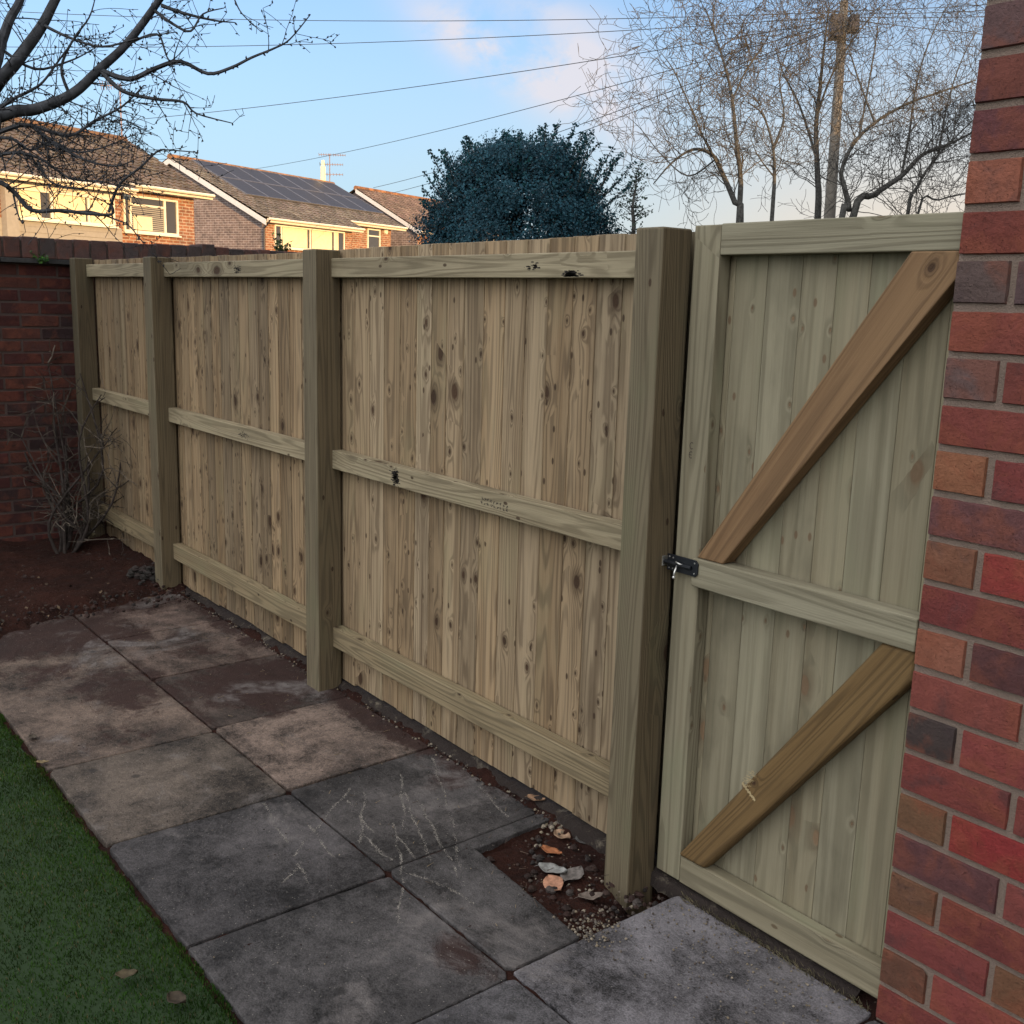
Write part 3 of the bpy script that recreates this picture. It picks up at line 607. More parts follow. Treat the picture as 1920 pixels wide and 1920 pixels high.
# ================================================================== GATE
def build_gate():
    G = thing('timber_gate', (-1.868, 2.07, .035), 'pale green-tinted boarded wooden gate with two diagonal brown braces beside the brick house', 'gate')
    y0, y1 = 2.052, 2.096; xl, xr = -1.868, -1.1535
    mb = MB(); mb.box((xl, y0, .036), (-1.782, y1, 1.797), 'z', (.31, .45, .35)); st = mb.build('stile', M['gateframe'], G, bevel=.003)
    # stamped CE mark
    mb = MB()
    def arc(cx, cz, r, bar):
        pts = []
        for k in range(9):
            a = rad(55 + 250 * k / 8); pts.append((cx + r * .8 * math.cos(a), cz + r * math.sin(a)))
        segs = list(zip(pts[:-1], pts[1:]))
        if bar: segs.append(((cx - r * .75, cz), (cx + r * .25, cz)))
        for (a, b) in segs:
            A, B = Vector((a[0], 0, a[1])), Vector((b[0], 0, b[1])); d = (B - A).normalized(); nn = Vector((-d.z, 0, d.x)) * .0011
            mb.face([(p.x, y0 - .0006, p.z) for p in (A - nn, B + d * .0004 - nn, B + d * .0004 + nn, A + nn)])
    arc(-1.833, 1.245, .0085, False); arc(-1.834, 1.221, .0085, True)
    mb.build('stamped_mark', flat('dark_ink', (.07, .055, .04), .9), st)
    def rail(z0, z1, xa, c, yy=y0, nm='rail'):
        mb = MB(); mb.box((xa, yy, z0), (xr, y1 - .001, z1), 'x', c); return mb.build(nm, M['gateframe'], G, bevel=.003)
    rail(1.724, 1.799, -1.7815, (.62, .45, .1)); rail(.882, .957, -1.795, (.11, .8, .1), y0 - .014); rail(.034, .112, -1.7815, (.83, .38, .5))
    # boards
    mb = MB(); r = random.Random(5); x = xl + .004
    while x < xr - .01:
        w = min(r.uniform(.088, .102), xr - .002 - x); c = (r.random(), r.uniform(.25, .75), r.random() * .5)
        mb.prism([(x, 2.1000), (x + w, 2.0985), (x + w, 2.116), (x, 2.119)], X, Y, Z, O0, .040, 1.793, Z, c); x += w
    mb.build('board_panel', M['gateboard'], G, bevel=.0008, seg=1)
    # braces
    d1 = Vector((.52, 0, .77))
    mb = MB(); mb.prism([(-1.789, .958), (-1.703, .958), (xr, 1.672), (xr, 1.7232), (-1.262, 1.7232)], X, Z, -Y, O0, -y1 + .001, -y0 + .004, d1, (.4, .5, .3))
    b1 = mb.build('brace', M['brace'], G, bevel=.003); b1['label'] = 'reddish brown upper brace'
    d2 = Vector((.55, 0, .74))
    mb = MB(); mb.prism([(-1.790, .1125), (-1.696, .1125), (xr, .815), (xr, .8812), (-1.238, .8812)], X, Z, -Y, O0, -y1 + .001, -y0 + .006, d2, (.77, .45, .6))
    b2 = mb.build('brace', M['brace2'], G, bevel=.012, seg=4); b2['label'] = 'dark brown lower brace with a pale cut mark'
    # pale saw mark and splinters across the lower brace
    c0 = Vector((-1.565, y0 - .0064, .392)); dn = d2.normalized(); pn = Vector((-dn.z, 0, dn.x)); mb = MB()
    for k in range(26):
        q = -.026 + .052 * k / 25; p = c0 + pn * q + dn * RND.uniform(-.002, .002); w = RND.uniform(.0025, .0045)
        mb.face([p - dn * w - pn * .0012, p + dn * w - pn * .0012, p + dn * w * RND.uniform(.6, 1.1) + pn * .0012, p - dn * w * RND.uniform(.6, 1.1) + pn * .0012])
    for k in range(46):
        p = c0 + dn * RND.uniform(.004, .055) + pn * RND.uniform(.004, .03); p2 = p + dn * RND.uniform(-.012, .012) + pn * RND.uniform(.002, .012) - Y * RND.uniform(.001, .006)
        mb.tube([p, p2], [.0005, .0002], 3)
    mb.build('saw_mark', flat('raw_timber', (.42, .33, .18), .9), b2)
    # bolt latch
    mb = MB(); pl = [(-1.8785, .909), (-1.779, .909), (-1.771, .917), (-1.771, .945), (-1.779, .953), (-1.8785, .953)]
    mb.prism(pl, X, Z, -Y, O0, -2.0372, -2.0335, X); lt = mb.build('bolt_latch', M['metalblack'], G, bevel=.0008)
    mb = MB(); mb.tube([Vector((-1.896, 2.0295, .931)), Vector((-1.79, 2.0295, .931))], [.0055, .0055], 10); mb.build('bolt', M['metalblack'], lt)
    mb = MB(); mb.tube([Vector((-1.845, 2.0315, .9365)), Vector((-1.838, 2.023, .9385)), Vector((-1.824, 2.022, .936)), Vector((-1.818, 2.030, .934))], [.0022] * 4, 6); mb.build('staple', M['zinc'], lt, smooth=True)
    mb = MB(); mb.tube([Vector((-1.837, 2.027, .929)), Vector((-1.836, 2.018, .912)), Vector((-1.835, 2.015, .900))], [.0026, .0028, .003], 8)
    bmesh_sphere(mb, Vector((-1.835, 2.0148, .8985)), .0046); mb.build('handle', M['zinc'], lt, smooth=True)
    for (sx, sz) in ((-1.870, .946), (-1.857, .945), (-1.870, .916), (-1.857, .916), (-1.782, .945), (-1.782, .917)):
        mb = MB(); mb.tube([Vector((sx, 2.0345, sz)), Vector((sx, 2.0322, sz))], [.0027, .0018], 8); mb.build('screw', M['zinc'], lt)
def bmesh_sphere(mb, c, r, nu=8, nv=6, col=(.5, .5, .5)):
    vs, fs = [], []
    for j in range(nv + 1):
        th = math.pi * j / nv
        for i in range(nu): a = 2 * math.pi * i / nu; vs.append(c + Vector((math.sin(th) * math.cos(a), math.sin(th) * math.sin(a), math.cos(th))) * r)
    for j in range(nv):
        for i in range(nu): fs.append((j * nu + i, (j + 1) * nu + i, (j + 1) * nu + (i + 1) % nu, j * nu + (i + 1) % nu))
    mb.addmesh(vs, fs, col)
build_gate()
# keeper on the post
mb = MB(); mb.box((-1.8878, 2.022, .918), (-1.8835, 2.05, .945), 'z', (.5, .5, .5)); ks = mb.build('bolt_keeper', M['zinc'], bevel=.001)
tag(ks, 'small metal bolt keeper screwed to the near post edge beside the black bolt', 'bolt keeper')

# ================================================================== BRICK HOUSE (right) and garden wall
def brick_block(mb, org, ax, nrm, L, H, W, mj, yb, colf, depth=.03, jit=.0012, seed=1):
    """one rounded, slightly irregular brick face lying in plane (ax, Z), facing nrm"""
    r = random.Random(seed)
    pass
def brick_face(mb, p0, ax, nrm, w, h, c, r, dep=.010):
    nu, nv = max(4, int(w / .02)), max(3, int(h / .02)); vs = []; fs = []
    for j in range(nv + 1):
        for i in range(nu + 1):
            u, v = w * i / nu, h * j / nv
            e = min(u, w - u, v, h - v)
            off = 0.0
            if e < 1e-6:
                off = -dep
                wv = .0022 * mnoise.noise((p0 + ax * u + Z * v) * 38) + .0016 * mnoise.noise((p0 + ax * u + Z * v) * 120)
                if i == 0 or i == nu: u += wv
                if j == 0 or j == nv: v += wv
            elif e < .022: off = -.0012 + .001 * mnoise.noise((p0 + ax * u) * 30)
            if e > 1e-6:
                # pull the first inner ring close to the arris
                if i == 1: u = .0035
                if i == nu - 1: u = w - .0035
                if j == 1: v = .0035
                if j == nv - 1: v = h - .0035
                off += .0011 * mnoise.noise((p0 + ax * u + Z * v) * 22)
            vs.append(p0 + ax * u + Z * v + nrm * off)
    for j in range(nv):
        for i in range(nu):
            a = j * (nu + 1) + i; fs.append((a, a + 1, a + nu + 2, a + nu + 1))
    mb.addmesh(vs, fs, c)
def build_house():
    Hs = thing('brick_house', (-1.15, 2.04, 0), 'red brick house wall with pale mortar standing beside the gate', 'house')
    mb = MB(); xa = -1.1525; yf = 2.034; cs = .0952; mj = .0115
    PUR, GRY, RED, BRI, ORG, BRN, BLK = (.100, .042, .042), (.098, .064, .060), (.165, .046, .038), (.215, .035, .032), (.205, .085, .050), (.135, .066, .040), (.045, .034, .032)
    left = {22: GRY, 21: PUR, 20: PUR, 19: ORG, 18: RED, 17: GRY, 16: RED, 15: GRY, 14: RED, 13: ORG, 12: PUR, 11: BRN, 10: RED, 9: ORG, 8: RED, 7: BLK, 6: RED, 5: BRN, 4: PUR, 3: BRN, 2: RED, 1: BRN, 0: RED, 23: PUR}
    second = {17: GRY, 15: RED, 13: RED, 11: BRI, 9: PUR, 7: RED, 5: BRI, 3: RED, 1: RED}
    r = random.Random(12)
    for k in range(-1, 60):
        z0 = -.006 + cs * k + mj / 2; x = xa; first = True; i = 0
        while x < 1.4:
            w = .1125 if (first and k % 2) else .2405
            pool = [PUR, RED, BRI, ORG, BRN, RED, ORG, RED]
            c = left.get(k) if i == 0 else (second.get(k) if i == 1 else None)
            if c is None: c = r.choice(pool)
            f = r.uniform(.8, 1.15); c = (c[0] * f * r.uniform(.95, 1.08), c[1] * f * r.uniform(.9, 1.08), c[2] * f)
            brick_face(mb, Vector((x + r.uniform(-.001, .001), yf, z0 + r.uniform(-.001, .001))), X, -Y, w, cs - mj + r.uniform(-.001, .001), c, r, .014)
            x += w + mj; first = False; i += 1
            if k > 27: break
    o = mb.build('wall', [M['brick'], M['mortar']], Hs, smooth=False)
    # two-storey house body; unseen wing and longer rear added to block the sun
    mb = MB(); mb.box((-1.151, 2.0425, -.2), (9.0, 25.0, 5.2), 'x', (.5, .5, .5)); mb.box((9.003, -16.0, -.2), (16.0, 14.0, 5.2), 'x', (.5, .5, .5))
    mb.build('wall_core_and_sun_block', M['mortar'], Hs)
    mb = MB(); mb.prism([(14.31, 5.23), (19.7, 7.6), (25.3, 5.23)], Y, Z, X, O0, -1.4, 9.0, X, (.06, .05, .045)); mb.prism([(1.7, 5.23), (8.0, 7.4), (14.3, 5.23)], Y, Z, X, O0, -1.4, 9.0, X, (.06, .05, .045)); mb.prism([(8.7, 5.2), (12.5, 6.9), (16.3, 5.2)], X, Z, -Y, O0, -14.3, 16.3, Y, (.06, .05, .045))  # first and last prisms roof the added sun-blocking rear and wing
    mb.build('roof', M['tile'], Hs)
build_house()

def build_garden_wall():
    W = thing('garden_wall', (-6.95, 1.5, 0), 'dark red brick boundary wall capped with upright coping bricks at the far end of the fence', 'wall')
    mb = MB(); r = random.Random(4); cs = .075; mj = .010; xf = -6.88
    for k in range(-1, 23):
        z0 = .012 + cs * k; y = 4.6 - (.1125 if k % 2 else 0)
        while y > -1.2:
            w = .215; g = r.random()
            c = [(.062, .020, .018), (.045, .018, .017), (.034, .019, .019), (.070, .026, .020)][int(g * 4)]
            f = r.uniform(.8, 1.15)
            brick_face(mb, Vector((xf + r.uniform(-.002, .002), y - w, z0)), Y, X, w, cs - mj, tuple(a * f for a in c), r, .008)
            y -= w + mj
    mb.build('brickwork', M['brickold'], W)
    mb = MB(); mb.box((-7.10, -1.3, -.2), (-6.8845, 4.7, 1.734), 'y', (.5, .5, .5)); mb.build('mortar_core', M['mortarold'], W)
    mb = MB(); y = -1.3
    while y < 4.7:
        mb.box((-7.13, y + .002, 1.736), (-6.845 + r.uniform(-.004, .004), min(y + .26, 4.7), 1.763), 'y', (.035 * r.uniform(.8, 1.2),) * 3); y += .262
    mb.build('tile_creasing', M['tint'], W, bevel=.002)
    mb = MB(); y = -1.3; k = 0
    mb.box((-7.09, -1.3, 1.7635), (-6.886, 4.7, 1.870), 'y', (.10, .085, .075))
    while y < 4.7:
        w = .0885 + r.uniform(-.003, .003); g = r.random(); f = r.uniform(.8, 1.2)
        c = [(.09, .055, .05), (.075, .06, .058), (.11, .06, .052), (.065, .05, .047)][int(g * 4)]
        zt = 1.886 + r.uniform(-.004, .005)
        if 2.78 < y < 2.9: zt += .02
        mb.box((-7.095, y, 1.7645), (-6.874 + r.uniform(-.004, .004), y + w, zt), 'z', tuple(a * f for a in c)); y += w + .0115
    mb.build('coping', M['brickold'], W, bevel=.005)
build_garden_wall()

# ================================================================== HOUSES BEYOND
UA = rad(22.3)
HU = Vector((-math.sin(UA), math.cos(UA), 0)); HN = Vector((math.cos(UA), math.sin(UA), 0))
class Frame:
    """local frame of a house: u along the facade (away), n out of the facade, z up; origin at the near end of the eave"""
    def __init__(s, o): s.o = Vector((o[0], o[1], 0))
    def p(s, u, n, z): return s.o + HU * u + HN * n + Z * z
def fbox(mb, fr, u0, u1, n0, n1, z0, z1, c=(.5, .5, .5), along=None):
    mb.prism([(u0, n0), (u1, n0), (u1, n1), (u0, n1)], HU, HN, Z, fr.o, z0, z1, along or Z, c)
def wall_quad(mb, pts, ax, org):
    """flat wall face with uv in metres"""
    mb.face(pts, [((p - org).dot(ax), p.z) for p in pts])
def tile_roof(fr, name, parent, u0, u1, n0, z0, n1, z1, mat, col=(.085, .066, .052), seed=1):
    """interlocking tiles from the eave (n0, z0) up to the ridge (n1, z1): rolled courses stepping up the slope"""
    mb = MB(); r = random.Random(seed); sl = math.hypot(n1 - n0, z1 - z0); d = (HN * (n1 - n0) + Z * (z1 - z0)) / sl
    nrm = HU.cross(d); nrm = nrm if nrm.z > 0 else -nrm
    nc = int(sl / .345); cw = .30; nt = int((u1 - u0) / cw) + 1; base = fr.p(0, n0, z0)
    prof = ((0, .0), (.04, .028), (.09, .045), (.14, .028), (.18, .0), (.30, .0))
    for k in range(nc + 1):
        s0, s1 = k * sl / (nc + 1), (k + 1) * sl / (nc + 1)
        for q in range(nt):
            f = r.uniform(.65, 1.35); c = (col[0] * f, col[1] * f * r.uniform(.92, 1.05), col[2] * f)
            for a, b in zip(prof[:-1], prof[1:]):
                ua, ub = min(u0 + q * cw + a[0], u1), min(u0 + q * cw + b[0], u1)
                if ub - ua < 1e-4: continue
                P = lambda u, s, h: base + HU * u + d * s + nrm * h
                mb.face([P(ua, s0, a[1] + .035), P(ub, s0, b[1] + .035), P(ub, s1, b[1]), P(ua, s1, a[1])], c=c)
                mb.face([P(ua, s0, a[1] - .01), P(ub, s0, b[1] - .01), P(ub, s0, b[1] + .035), P(ua, s0, a[1] + .035)], c=tuple(x * .7 for x in c))
    return mb.build(name, mat, parent)
def ridge(fr, parent, u0, u1, n, z, col=(.15, .085, .05)):
    mb = MB(); r = random.Random(9); u = u0
    while u < u1:
        f = r.uniform(.75, 1.25); c = tuple(x * f for x in col)
        mb.tube([fr.p(u, n, z - .04), fr.p(min(u + .44, u1), n, z - .03)], [.15, .14], 8, c); u += .45
    return mb.build('ridge_tiles', M['tile'], parent)
def window(fr, parent, u0, u1, z0, z1, n, mull=(), trans=(), blind=None, name='window', fw=.07):
    """upvc frame round panes of glass, with blinds close behind where they show"""
    mb = MB()
    fbox(mb, fr, u0, u1, n - .03, n + .05, z0, z0 + fw); fbox(mb, fr, u0, u1, n - .03, n + .05, z1 - fw, z1)
    for (a, b) in [(u0, u0 + fw), (u1 - fw, u1)] + [(m - fw * .6, m + fw * .6) for m in mull]: fbox(mb, fr, a, b, n - .031, n + .048, z0 + fw + .001, z1 - fw - .001)
    for (ua, ub, zz) in trans: fbox(mb, fr, ua, ub, n - .029, n + .046, zz - fw * .5, zz + fw * .5)
    fbox(mb, fr, u0 - .06, u1 + .06, n - .02, n + .12, z0 - .06, z0 - .002)
    w = mb.build(name, M['upvc'], parent)
    mb = MB(); fbox(mb, fr, u0 + .02, u1 - .02, n - .012, n - .002, z0 + .02, z1 - .02); mb.build('pane', M['glass'], w)
    for (ua, ub, za, zb) in (blind or ()):
        mb = MB(); fbox(mb, fr, ua, ub, n - .001, n + .008, za, zb); mb.build('blind', M['cream'], w)
    return w

def house_a():
    fr = Frame((-40.228, 16.695)); R_ = thing('neighbour_house', (-41, 13, -.2), 'two-storey house with orange brick end and long pale glazed front behind the bare branches', 'house')
    wn = -.35; near = wn + .43
    mb = MB(); o = fr.p(0, 0, 0)
    wall_quad(mb, [fr.p(-4.1, wn, -.2), fr.p(-.27, wn, -.2), fr.p(-.27, wn, 5.12), fr.p(-4.1, wn, 5.12)], HU, o)
    wall_quad(mb, [fr.p(-14, near, -.2), fr.p(-4.1, near, -.2), fr.p(-4.1, near, 4.9), fr.p(-14, near, 4.9)], HU, o)
    wall_quad(mb, [fr.p(-4.1, wn, -.2), fr.p(-4.1, wn, 5.1), fr.p(-4.1, near, 4.9), fr.p(-4.1, near, -.2)], HN, o)
    wall_quad(mb, [fr.p(-.27, wn, -.2), fr.p(-.27, -8.65, -.2), fr.p(-.27, -8.65, 5.1), fr.p(-.27, -4.5, 7.2), fr.p(-.27, wn, 5.12)], HN, o)
    wall_quad(mb, [fr.p(-14, near, -.2), fr.p(-14, near, 4.9), fr.p(-14, -4.5, 7.2), fr.p(-14, -8.65, 5.1), fr.p(-14, -8.65, -.2)], HN, o)
    wall_quad(mb, [fr.p(-14, -8.65, -.2), fr.p(-14, -8.65, 5.1), fr.p(-.27, -8.65, 5.1), fr.p(-.27, -8.65, -.2)], HU, o)
    mb.build('wall', M['facade'], R_)
    rf = tile_roof(fr, 'roof', R_, -3.75, .22, 0, 5.25, -4.5, 7.42, M['tile'], seed=2)
    mb = MB(); mb.face([fr.p(-14.3, -4.5, 7.42), fr.p(.2, -4.5, 7.42), fr.p(.2, -9, 5.2), fr.p(-14.3, -9, 5.2)], c=(.07, .055, .045)); mb.build('rear_slope', M['tile'], rf)
    tile_roof(fr, 'front_slope', rf, -14.3, -3.75, .43, 5.04, -4.5, 7.42, M['tile'], seed=3)
    ridge(fr, rf, -14.3, .22, -4.5, 7.46)
    mb = MB(); fbox(mb, fr, -3.72, .36, -.06, .03, 5.06, 5.235, along=HU); fbox(mb, fr, -3.72, .36, -.32, -.062, 5.05, 5.09, along=HU)
    mb.build('fascia', M['fascia'], R_)
    mb = MB(); fbox(mb, fr, -14.3, -3.73, .37, .46, 4.85, 5.03, along=HU); mb.build('fascia', M['fascia'], R_)
    for (u0, u1, n, z) in ((-3.72, .36, .1, 5.2), (-14.3, -3.73, .53, 4.99)):
        mb = MB(); mb.tube([fr.p(u0, n, z), fr.p(u1, n, z)], [.06, .06], 8); mb.build('gutter', M['fascia'], R_)
    window(fr, R_, -3.66, -1.12, 3.62, 4.90, wn + .02, (-3.36, -1.76), ((-3.3, -1.8, 4.58),), [(-3.22, -2.35, 3.72, 4.2)])
    mb = MB()
    for k in range(12): fbox(mb, fr, -3.28, -1.82, wn + .0205, wn + .027, 3.72 + k * .07, 3.76 + k * .07)
    mb.build('slatted_blind', M['cladding'], R_)
    window(fr, R_, -8.62, -4.42, 3.72, 4.66, near + .02, (-6.95, -5.5), (), [(-8.5, -7.35, 3.8, 4.58), (-6.85, -5.62, 3.8, 4.58), (-5.4, -4.55, 3.8, 4.58)])
    window(fr, R_, -12.8, -9.4, 3.72, 4.66, near + .02, (-11, ), (), [(-12.6, -11.2, 3.8, 4.58), (-10.8, -9.6, 3.8, 4.58)])
    mb = MB()
    for k in range(5): fbox(mb, fr, -14, -4.12, near + .003, near + .03 + .012 * (k % 2), 2.75 + .185 * k, 2.75 + .185 * k + .18, along=HU)
    mb.build('cladding', M['cladding'], R_)
    mb = MB(); fbox(mb, fr, -14, -4.12, near + .003, near + .016, 4.665, 4.86); mb.build('top_board', M['fascia'], R_)
    mb = MB(); fbox(mb, fr, -8.80, -8.36, near + .05, near + .3, 2.6, 4.66); mb.build('pillar', M['cladding'], R_)
    return fr
fra = house_a()
def house_b():
    fr = Frame((-49.379, 23.719)); R_ = thing('neighbour_house', (-52, 26, -.2), 'house with a row of dark solar panels on its roof and a shaded brown gable', 'house')
    wn = -.35; far = wn - .94; W = 6.4; zr = 8.28; sp = (zr - 5.2) / W; o = fr.p(0, 0, 0); B = -2 * W
    mb = MB()
    wall_quad(mb, [fr.p(.0, wn, -.2), fr.p(6.95, wn, -.2), fr.p(6.95, wn, 5.1), fr.p(.0, wn, 5.1)], HU, o)
    wall_quad(mb, [fr.p(6.95, far, -.2), fr.p(11.87, far, -.2), fr.p(11.87, far, 5.55), fr.p(6.95, far, 5.55)], HU, o)
    wall_quad(mb, [fr.p(6.95, wn, -.2), fr.p(6.95, far, -.2), fr.p(6.95, far, 5.5), fr.p(6.95, wn, 5.1)], HN, o)
    wall_quad(mb, [fr.p(11.87, far, -.2), fr.p(11.87, B + .3, -.2), fr.p(11.87, B + .3, 5.3), fr.p(11.87, -W, zr - .1), fr.p(11.87, far, 5.55)], HN, o)
    mb.build('wall', M['facade'], R_)
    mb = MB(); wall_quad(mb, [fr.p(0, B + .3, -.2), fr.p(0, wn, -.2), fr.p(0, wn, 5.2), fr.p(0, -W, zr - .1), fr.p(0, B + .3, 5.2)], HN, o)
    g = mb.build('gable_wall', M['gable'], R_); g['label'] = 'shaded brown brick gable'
    rf = tile_roof(fr, 'roof', R_, -.28, 7.5, 0, 5.22, -W, zr, M['tile'], (.10, .085, .072), 5)
    tile_roof(fr, 'far_slope', rf, 7.5, 12.9, -.94, 5.22 + .94 * sp, -W, zr, M['tile'], (.10, .085, .072), 6)
    mb = MB(); mb.face([fr.p(-.28, -W, zr), fr.p(12.85, -W, zr), fr.p(12.85, B, 5.2), fr.p(-.28, B, 5.2)], c=(.07, .06, .05)); mb.build('rear_slope', M['tile'], rf)
    ridge(fr, rf, -.28, 12.9, -W, zr + .04, (.24, .12, .055))
    # bargeboards on the gable, fascias and gutters
    for sgn in (0, 1):
        mb = MB(); n0, n1 = (0.02, -W) if sgn == 0 else (B, -W); d = HN * (n1 - n0) + Z * (zr - 5.2)
        a = fr.p(-.24, n0, 5.12); b = fr.p(-.24, n1, zr - .06); dn = Vector((0, 0, -.27))
        A = [a, b, b + dn, a + dn]; th = -HU * .05
        mb.face(A); mb.face([p + th for p in A][::-1])
        for k in range(4): mb.face([A[k], A[k] + th, A[(k + 1) % 4] + th, A[(k + 1) % 4]])
        mb.build('bargeboard', M['barge'], R_)
    for (u0, u1, n, z) in ((-.1, 7.5, 0, 5.2), (7.5, 12.9, -.94, 5.2 + .94 * sp)):
        mb = MB(); fbox(mb, fr, u0, u1, n - .06, n + .03, z - .19, z - .01, along=HU); fbox(mb, fr, u0, u1, n - .33, n - .062, z - .2, z - .16, along=HU); mb.build('fascia', M['fascia'], R_)
        mb = MB(); mb.tube([fr.p(u0, n + .1, z - .03), fr.p(u1, n + .1, z - .03)], [.06, .06], 8); mb.build('gutter', M['fascia'], R_)
    mb = MB(); mb.tube([fr.p(-.05, .08, 5.1), fr.p(-.06, -.1, 4.9), fr.p(-.06, -.29, 4.72), fr.p(-.06, -.29, -.2)], [.05] * 4, 8); mb.build('downpipe', M['darkpipe'], R_)
    window(fr, R_, .72, 6.25, 3.86, 4.96, wn + .02, (1.2, 3.4, 5.4), (), [(1.32, 3.2, 3.95, 4.88), (3.55, 5.2, 3.95, 4.88), (5.5, 5.75, 3.95, 4.88)])
    window(fr, R_, 9.55, 10.75, 4.15, 5.40, far + .02, (), ((9.6, 10.7, 5.0),))
    # alarm box
    mb = MB(); mb.tube([fr.p(11.33, far + .0, 5.35), fr.p(11.33, far + .09, 5.35)], [.17, .15], 14); mb.build('alarm_box', M['upvc'], R_)
    # solar panels: two rows laid on the near slope
    sl = math.hypot(W, zr - 5.2); d = (HN * -W + Z * (zr - 5.2)) / sl; nr = HU.cross(d); nr = nr if nr.z > 0 else -nr
    for row, (s0, s1) in enumerate(((2.66, 4.74), (4.80, 6.88))):
        for k in range(7):
            u0 = 1.0 + 1.66 * k; u1 = u0 + 1.63
            P = lambda u, s, h: fr.p(0, 0, 5.22) + HU * u + d * s + nr * h
            mb = MB()
            for (a, b, c_, e) in ((u0, u0 + .04, s0, s1), (u1 - .04, u1, s0, s1), (u0 + .041, u1 - .041, s0, s0 + .04), (u0 + .041, u1 - .041, s1 - .04, s1)):
                lo = [P(a, c_, .05), P(b, c_, .05), P(b, e, .05), P(a, e, .05)]; hi = [P(a, c_, .13), P(b, c_, .13), P(b, e, .13), P(a, e, .13)]
                mb.face(hi)
                for q in range(4): mb.face([lo[q], lo[(q + 1) % 4], hi[(q + 1) % 4], hi[q]])
            pf = mb.build('solar_panel', M['aerialgrey'], R_)
            mb = MB(); mb.face([P(u0 + .03, s0 + .03, .12), P(u1 - .03, s0 + .03, .12), P(u1 - .03, s1 - .03, .12), P(u0 + .03, s1 - .03, .12)], [(0, 0), (1, 0), (1, 1.05), (0, 1.05)]); mb.build('cells', M['solar'], pf)
    # pale flue pipe at the far end of the ridge
    mb = MB(); mb.tube([fr.p(12.15, -W - .2, zr - .2), fr.p(12.15, -W - .2, zr + 1.0), fr.p(12.15, -W - .2, zr + 1.02), fr.p(12.15, -W - .2, zr + 1.35)], [.17, .15, .11, .09], 10); mb.build('flue', M['cream'], R_)
    return fr
M['aerialgrey'] = flat('aluminium_frame', (.22, .22, .24), .4, .6)
frb = house_b()
def house_c():
    fr = Frame((-57.3, 37.9)); R_ = thing('neighbour_house', (-60, 42, -.2), 'farthest brown house roof with white gable edge, half hidden by the evergreen bush', 'house')
    W = 5.06; zr = 8.4; o = fr.p(0, 0, 0); mb = MB()
    wall_quad(mb, [fr.p(0, -9.8, -.2), fr.p(0, -.35, -.2), fr.p(0, -.35, 5.6), fr.p(0, -W, zr - .1), fr.p(0, -9.8, 5.6)], HN, o)
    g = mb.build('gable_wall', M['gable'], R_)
    mb = MB(); wall_quad(mb, [fr.p(0, -.35, -.2), fr.p(11, -.35, -.2), fr.p(11, -.35, 5.6), fr.p(0, -.35, 5.6)], HU, o); mb.build('wall', M['facade'], R_)
    rf = tile_roof(fr, 'roof', R_, -.25, 11.2, 0, 5.74, -W, zr, M['tile'], (.13, .09, .07), 8)
    mb = MB(); mb.face([fr.p(-.25, -W, zr), fr.p(11.2, -W, zr), fr.p(11.2, -2 * W, 5.74), fr.p(-.25, -2 * W, 5.74)], c=(.07, .06, .05)); mb.build('rear_slope', M['tile'], rf)
    ridge(fr, rf, -.25, 11.2, -W, zr + .04, (.24, .11, .05))
    mb = MB(); a = fr.p(-.2, .02, 5.66); b = fr.p(-.2, -W, zr - .05); dn = Vector((0, 0, -.26)); A = [a, b, b + dn, a + dn]; th = -HU * .05
    mb.face(A); mb.face([p + th for p in A][::-1])
    for k in range(4): mb.face([A[k], A[k] + th, A[(k + 1) % 4] + th, A[(k + 1) % 4]])
    mb.build('bargeboard', M['barge'], R_)
    mb = MB(); fbox(mb, fr, -.1, 11, -.06, .03, 5.54, 5.72, along=HU); mb.build('fascia', M['fascia'], R_)
    window(fr, R_, 2.0, 5.0, 4.0, 5.3, -.33, (3.4,), ())
house_c()
def aerial(fr, u, n, z0, h, arms, lab):
    R_ = thing('tv_aerial', fr.p(u, n, z0), lab, 'aerial')
    mb = MB(); mb.tube([fr.p(u, n, z0 - .25), fr.p(u, n, z0 + h)], [.03, .028], 6); mb.build('mast', M['aerial'], R_)
    bd = (RX - Z * RX.z).normalized()
    for (dz, l0, l1, ne, el) in arms:
        mb = MB(); c = fr.p(u, n, z0 + h - dz); mb.tube([c - bd * l0, c + bd * l1], [.02, .02], 5)
        sd = bd.cross(Z)
        for k in range(ne):
            q = c + bd * (-l0 + (l0 + l1) * k / (ne - 1)); e = el * (1 - .4 * k / ne); mb.tube([q - Z * e - sd * e * .7, q + Z * e + sd * e * .7], [.014, .014], 4)
        mb.build('antenna', M['aerial'], R_)
aerial(fra, .05, -4.5, 7.45, 2.05, ((.05, .75, .05, 9, .16),), 'thin reddish tv aerial mast standing on the ridge behind the bare branches')
aerial(frb, 12.55, -6.4, 8.3, 1.75, ((.06, .65, .95, 12, .09), (.62, .6, .8, 10, .1), (1.2, .55, .8, 8, .1)), 'tv aerial with three antenna arms on the end of the solar panel roof')

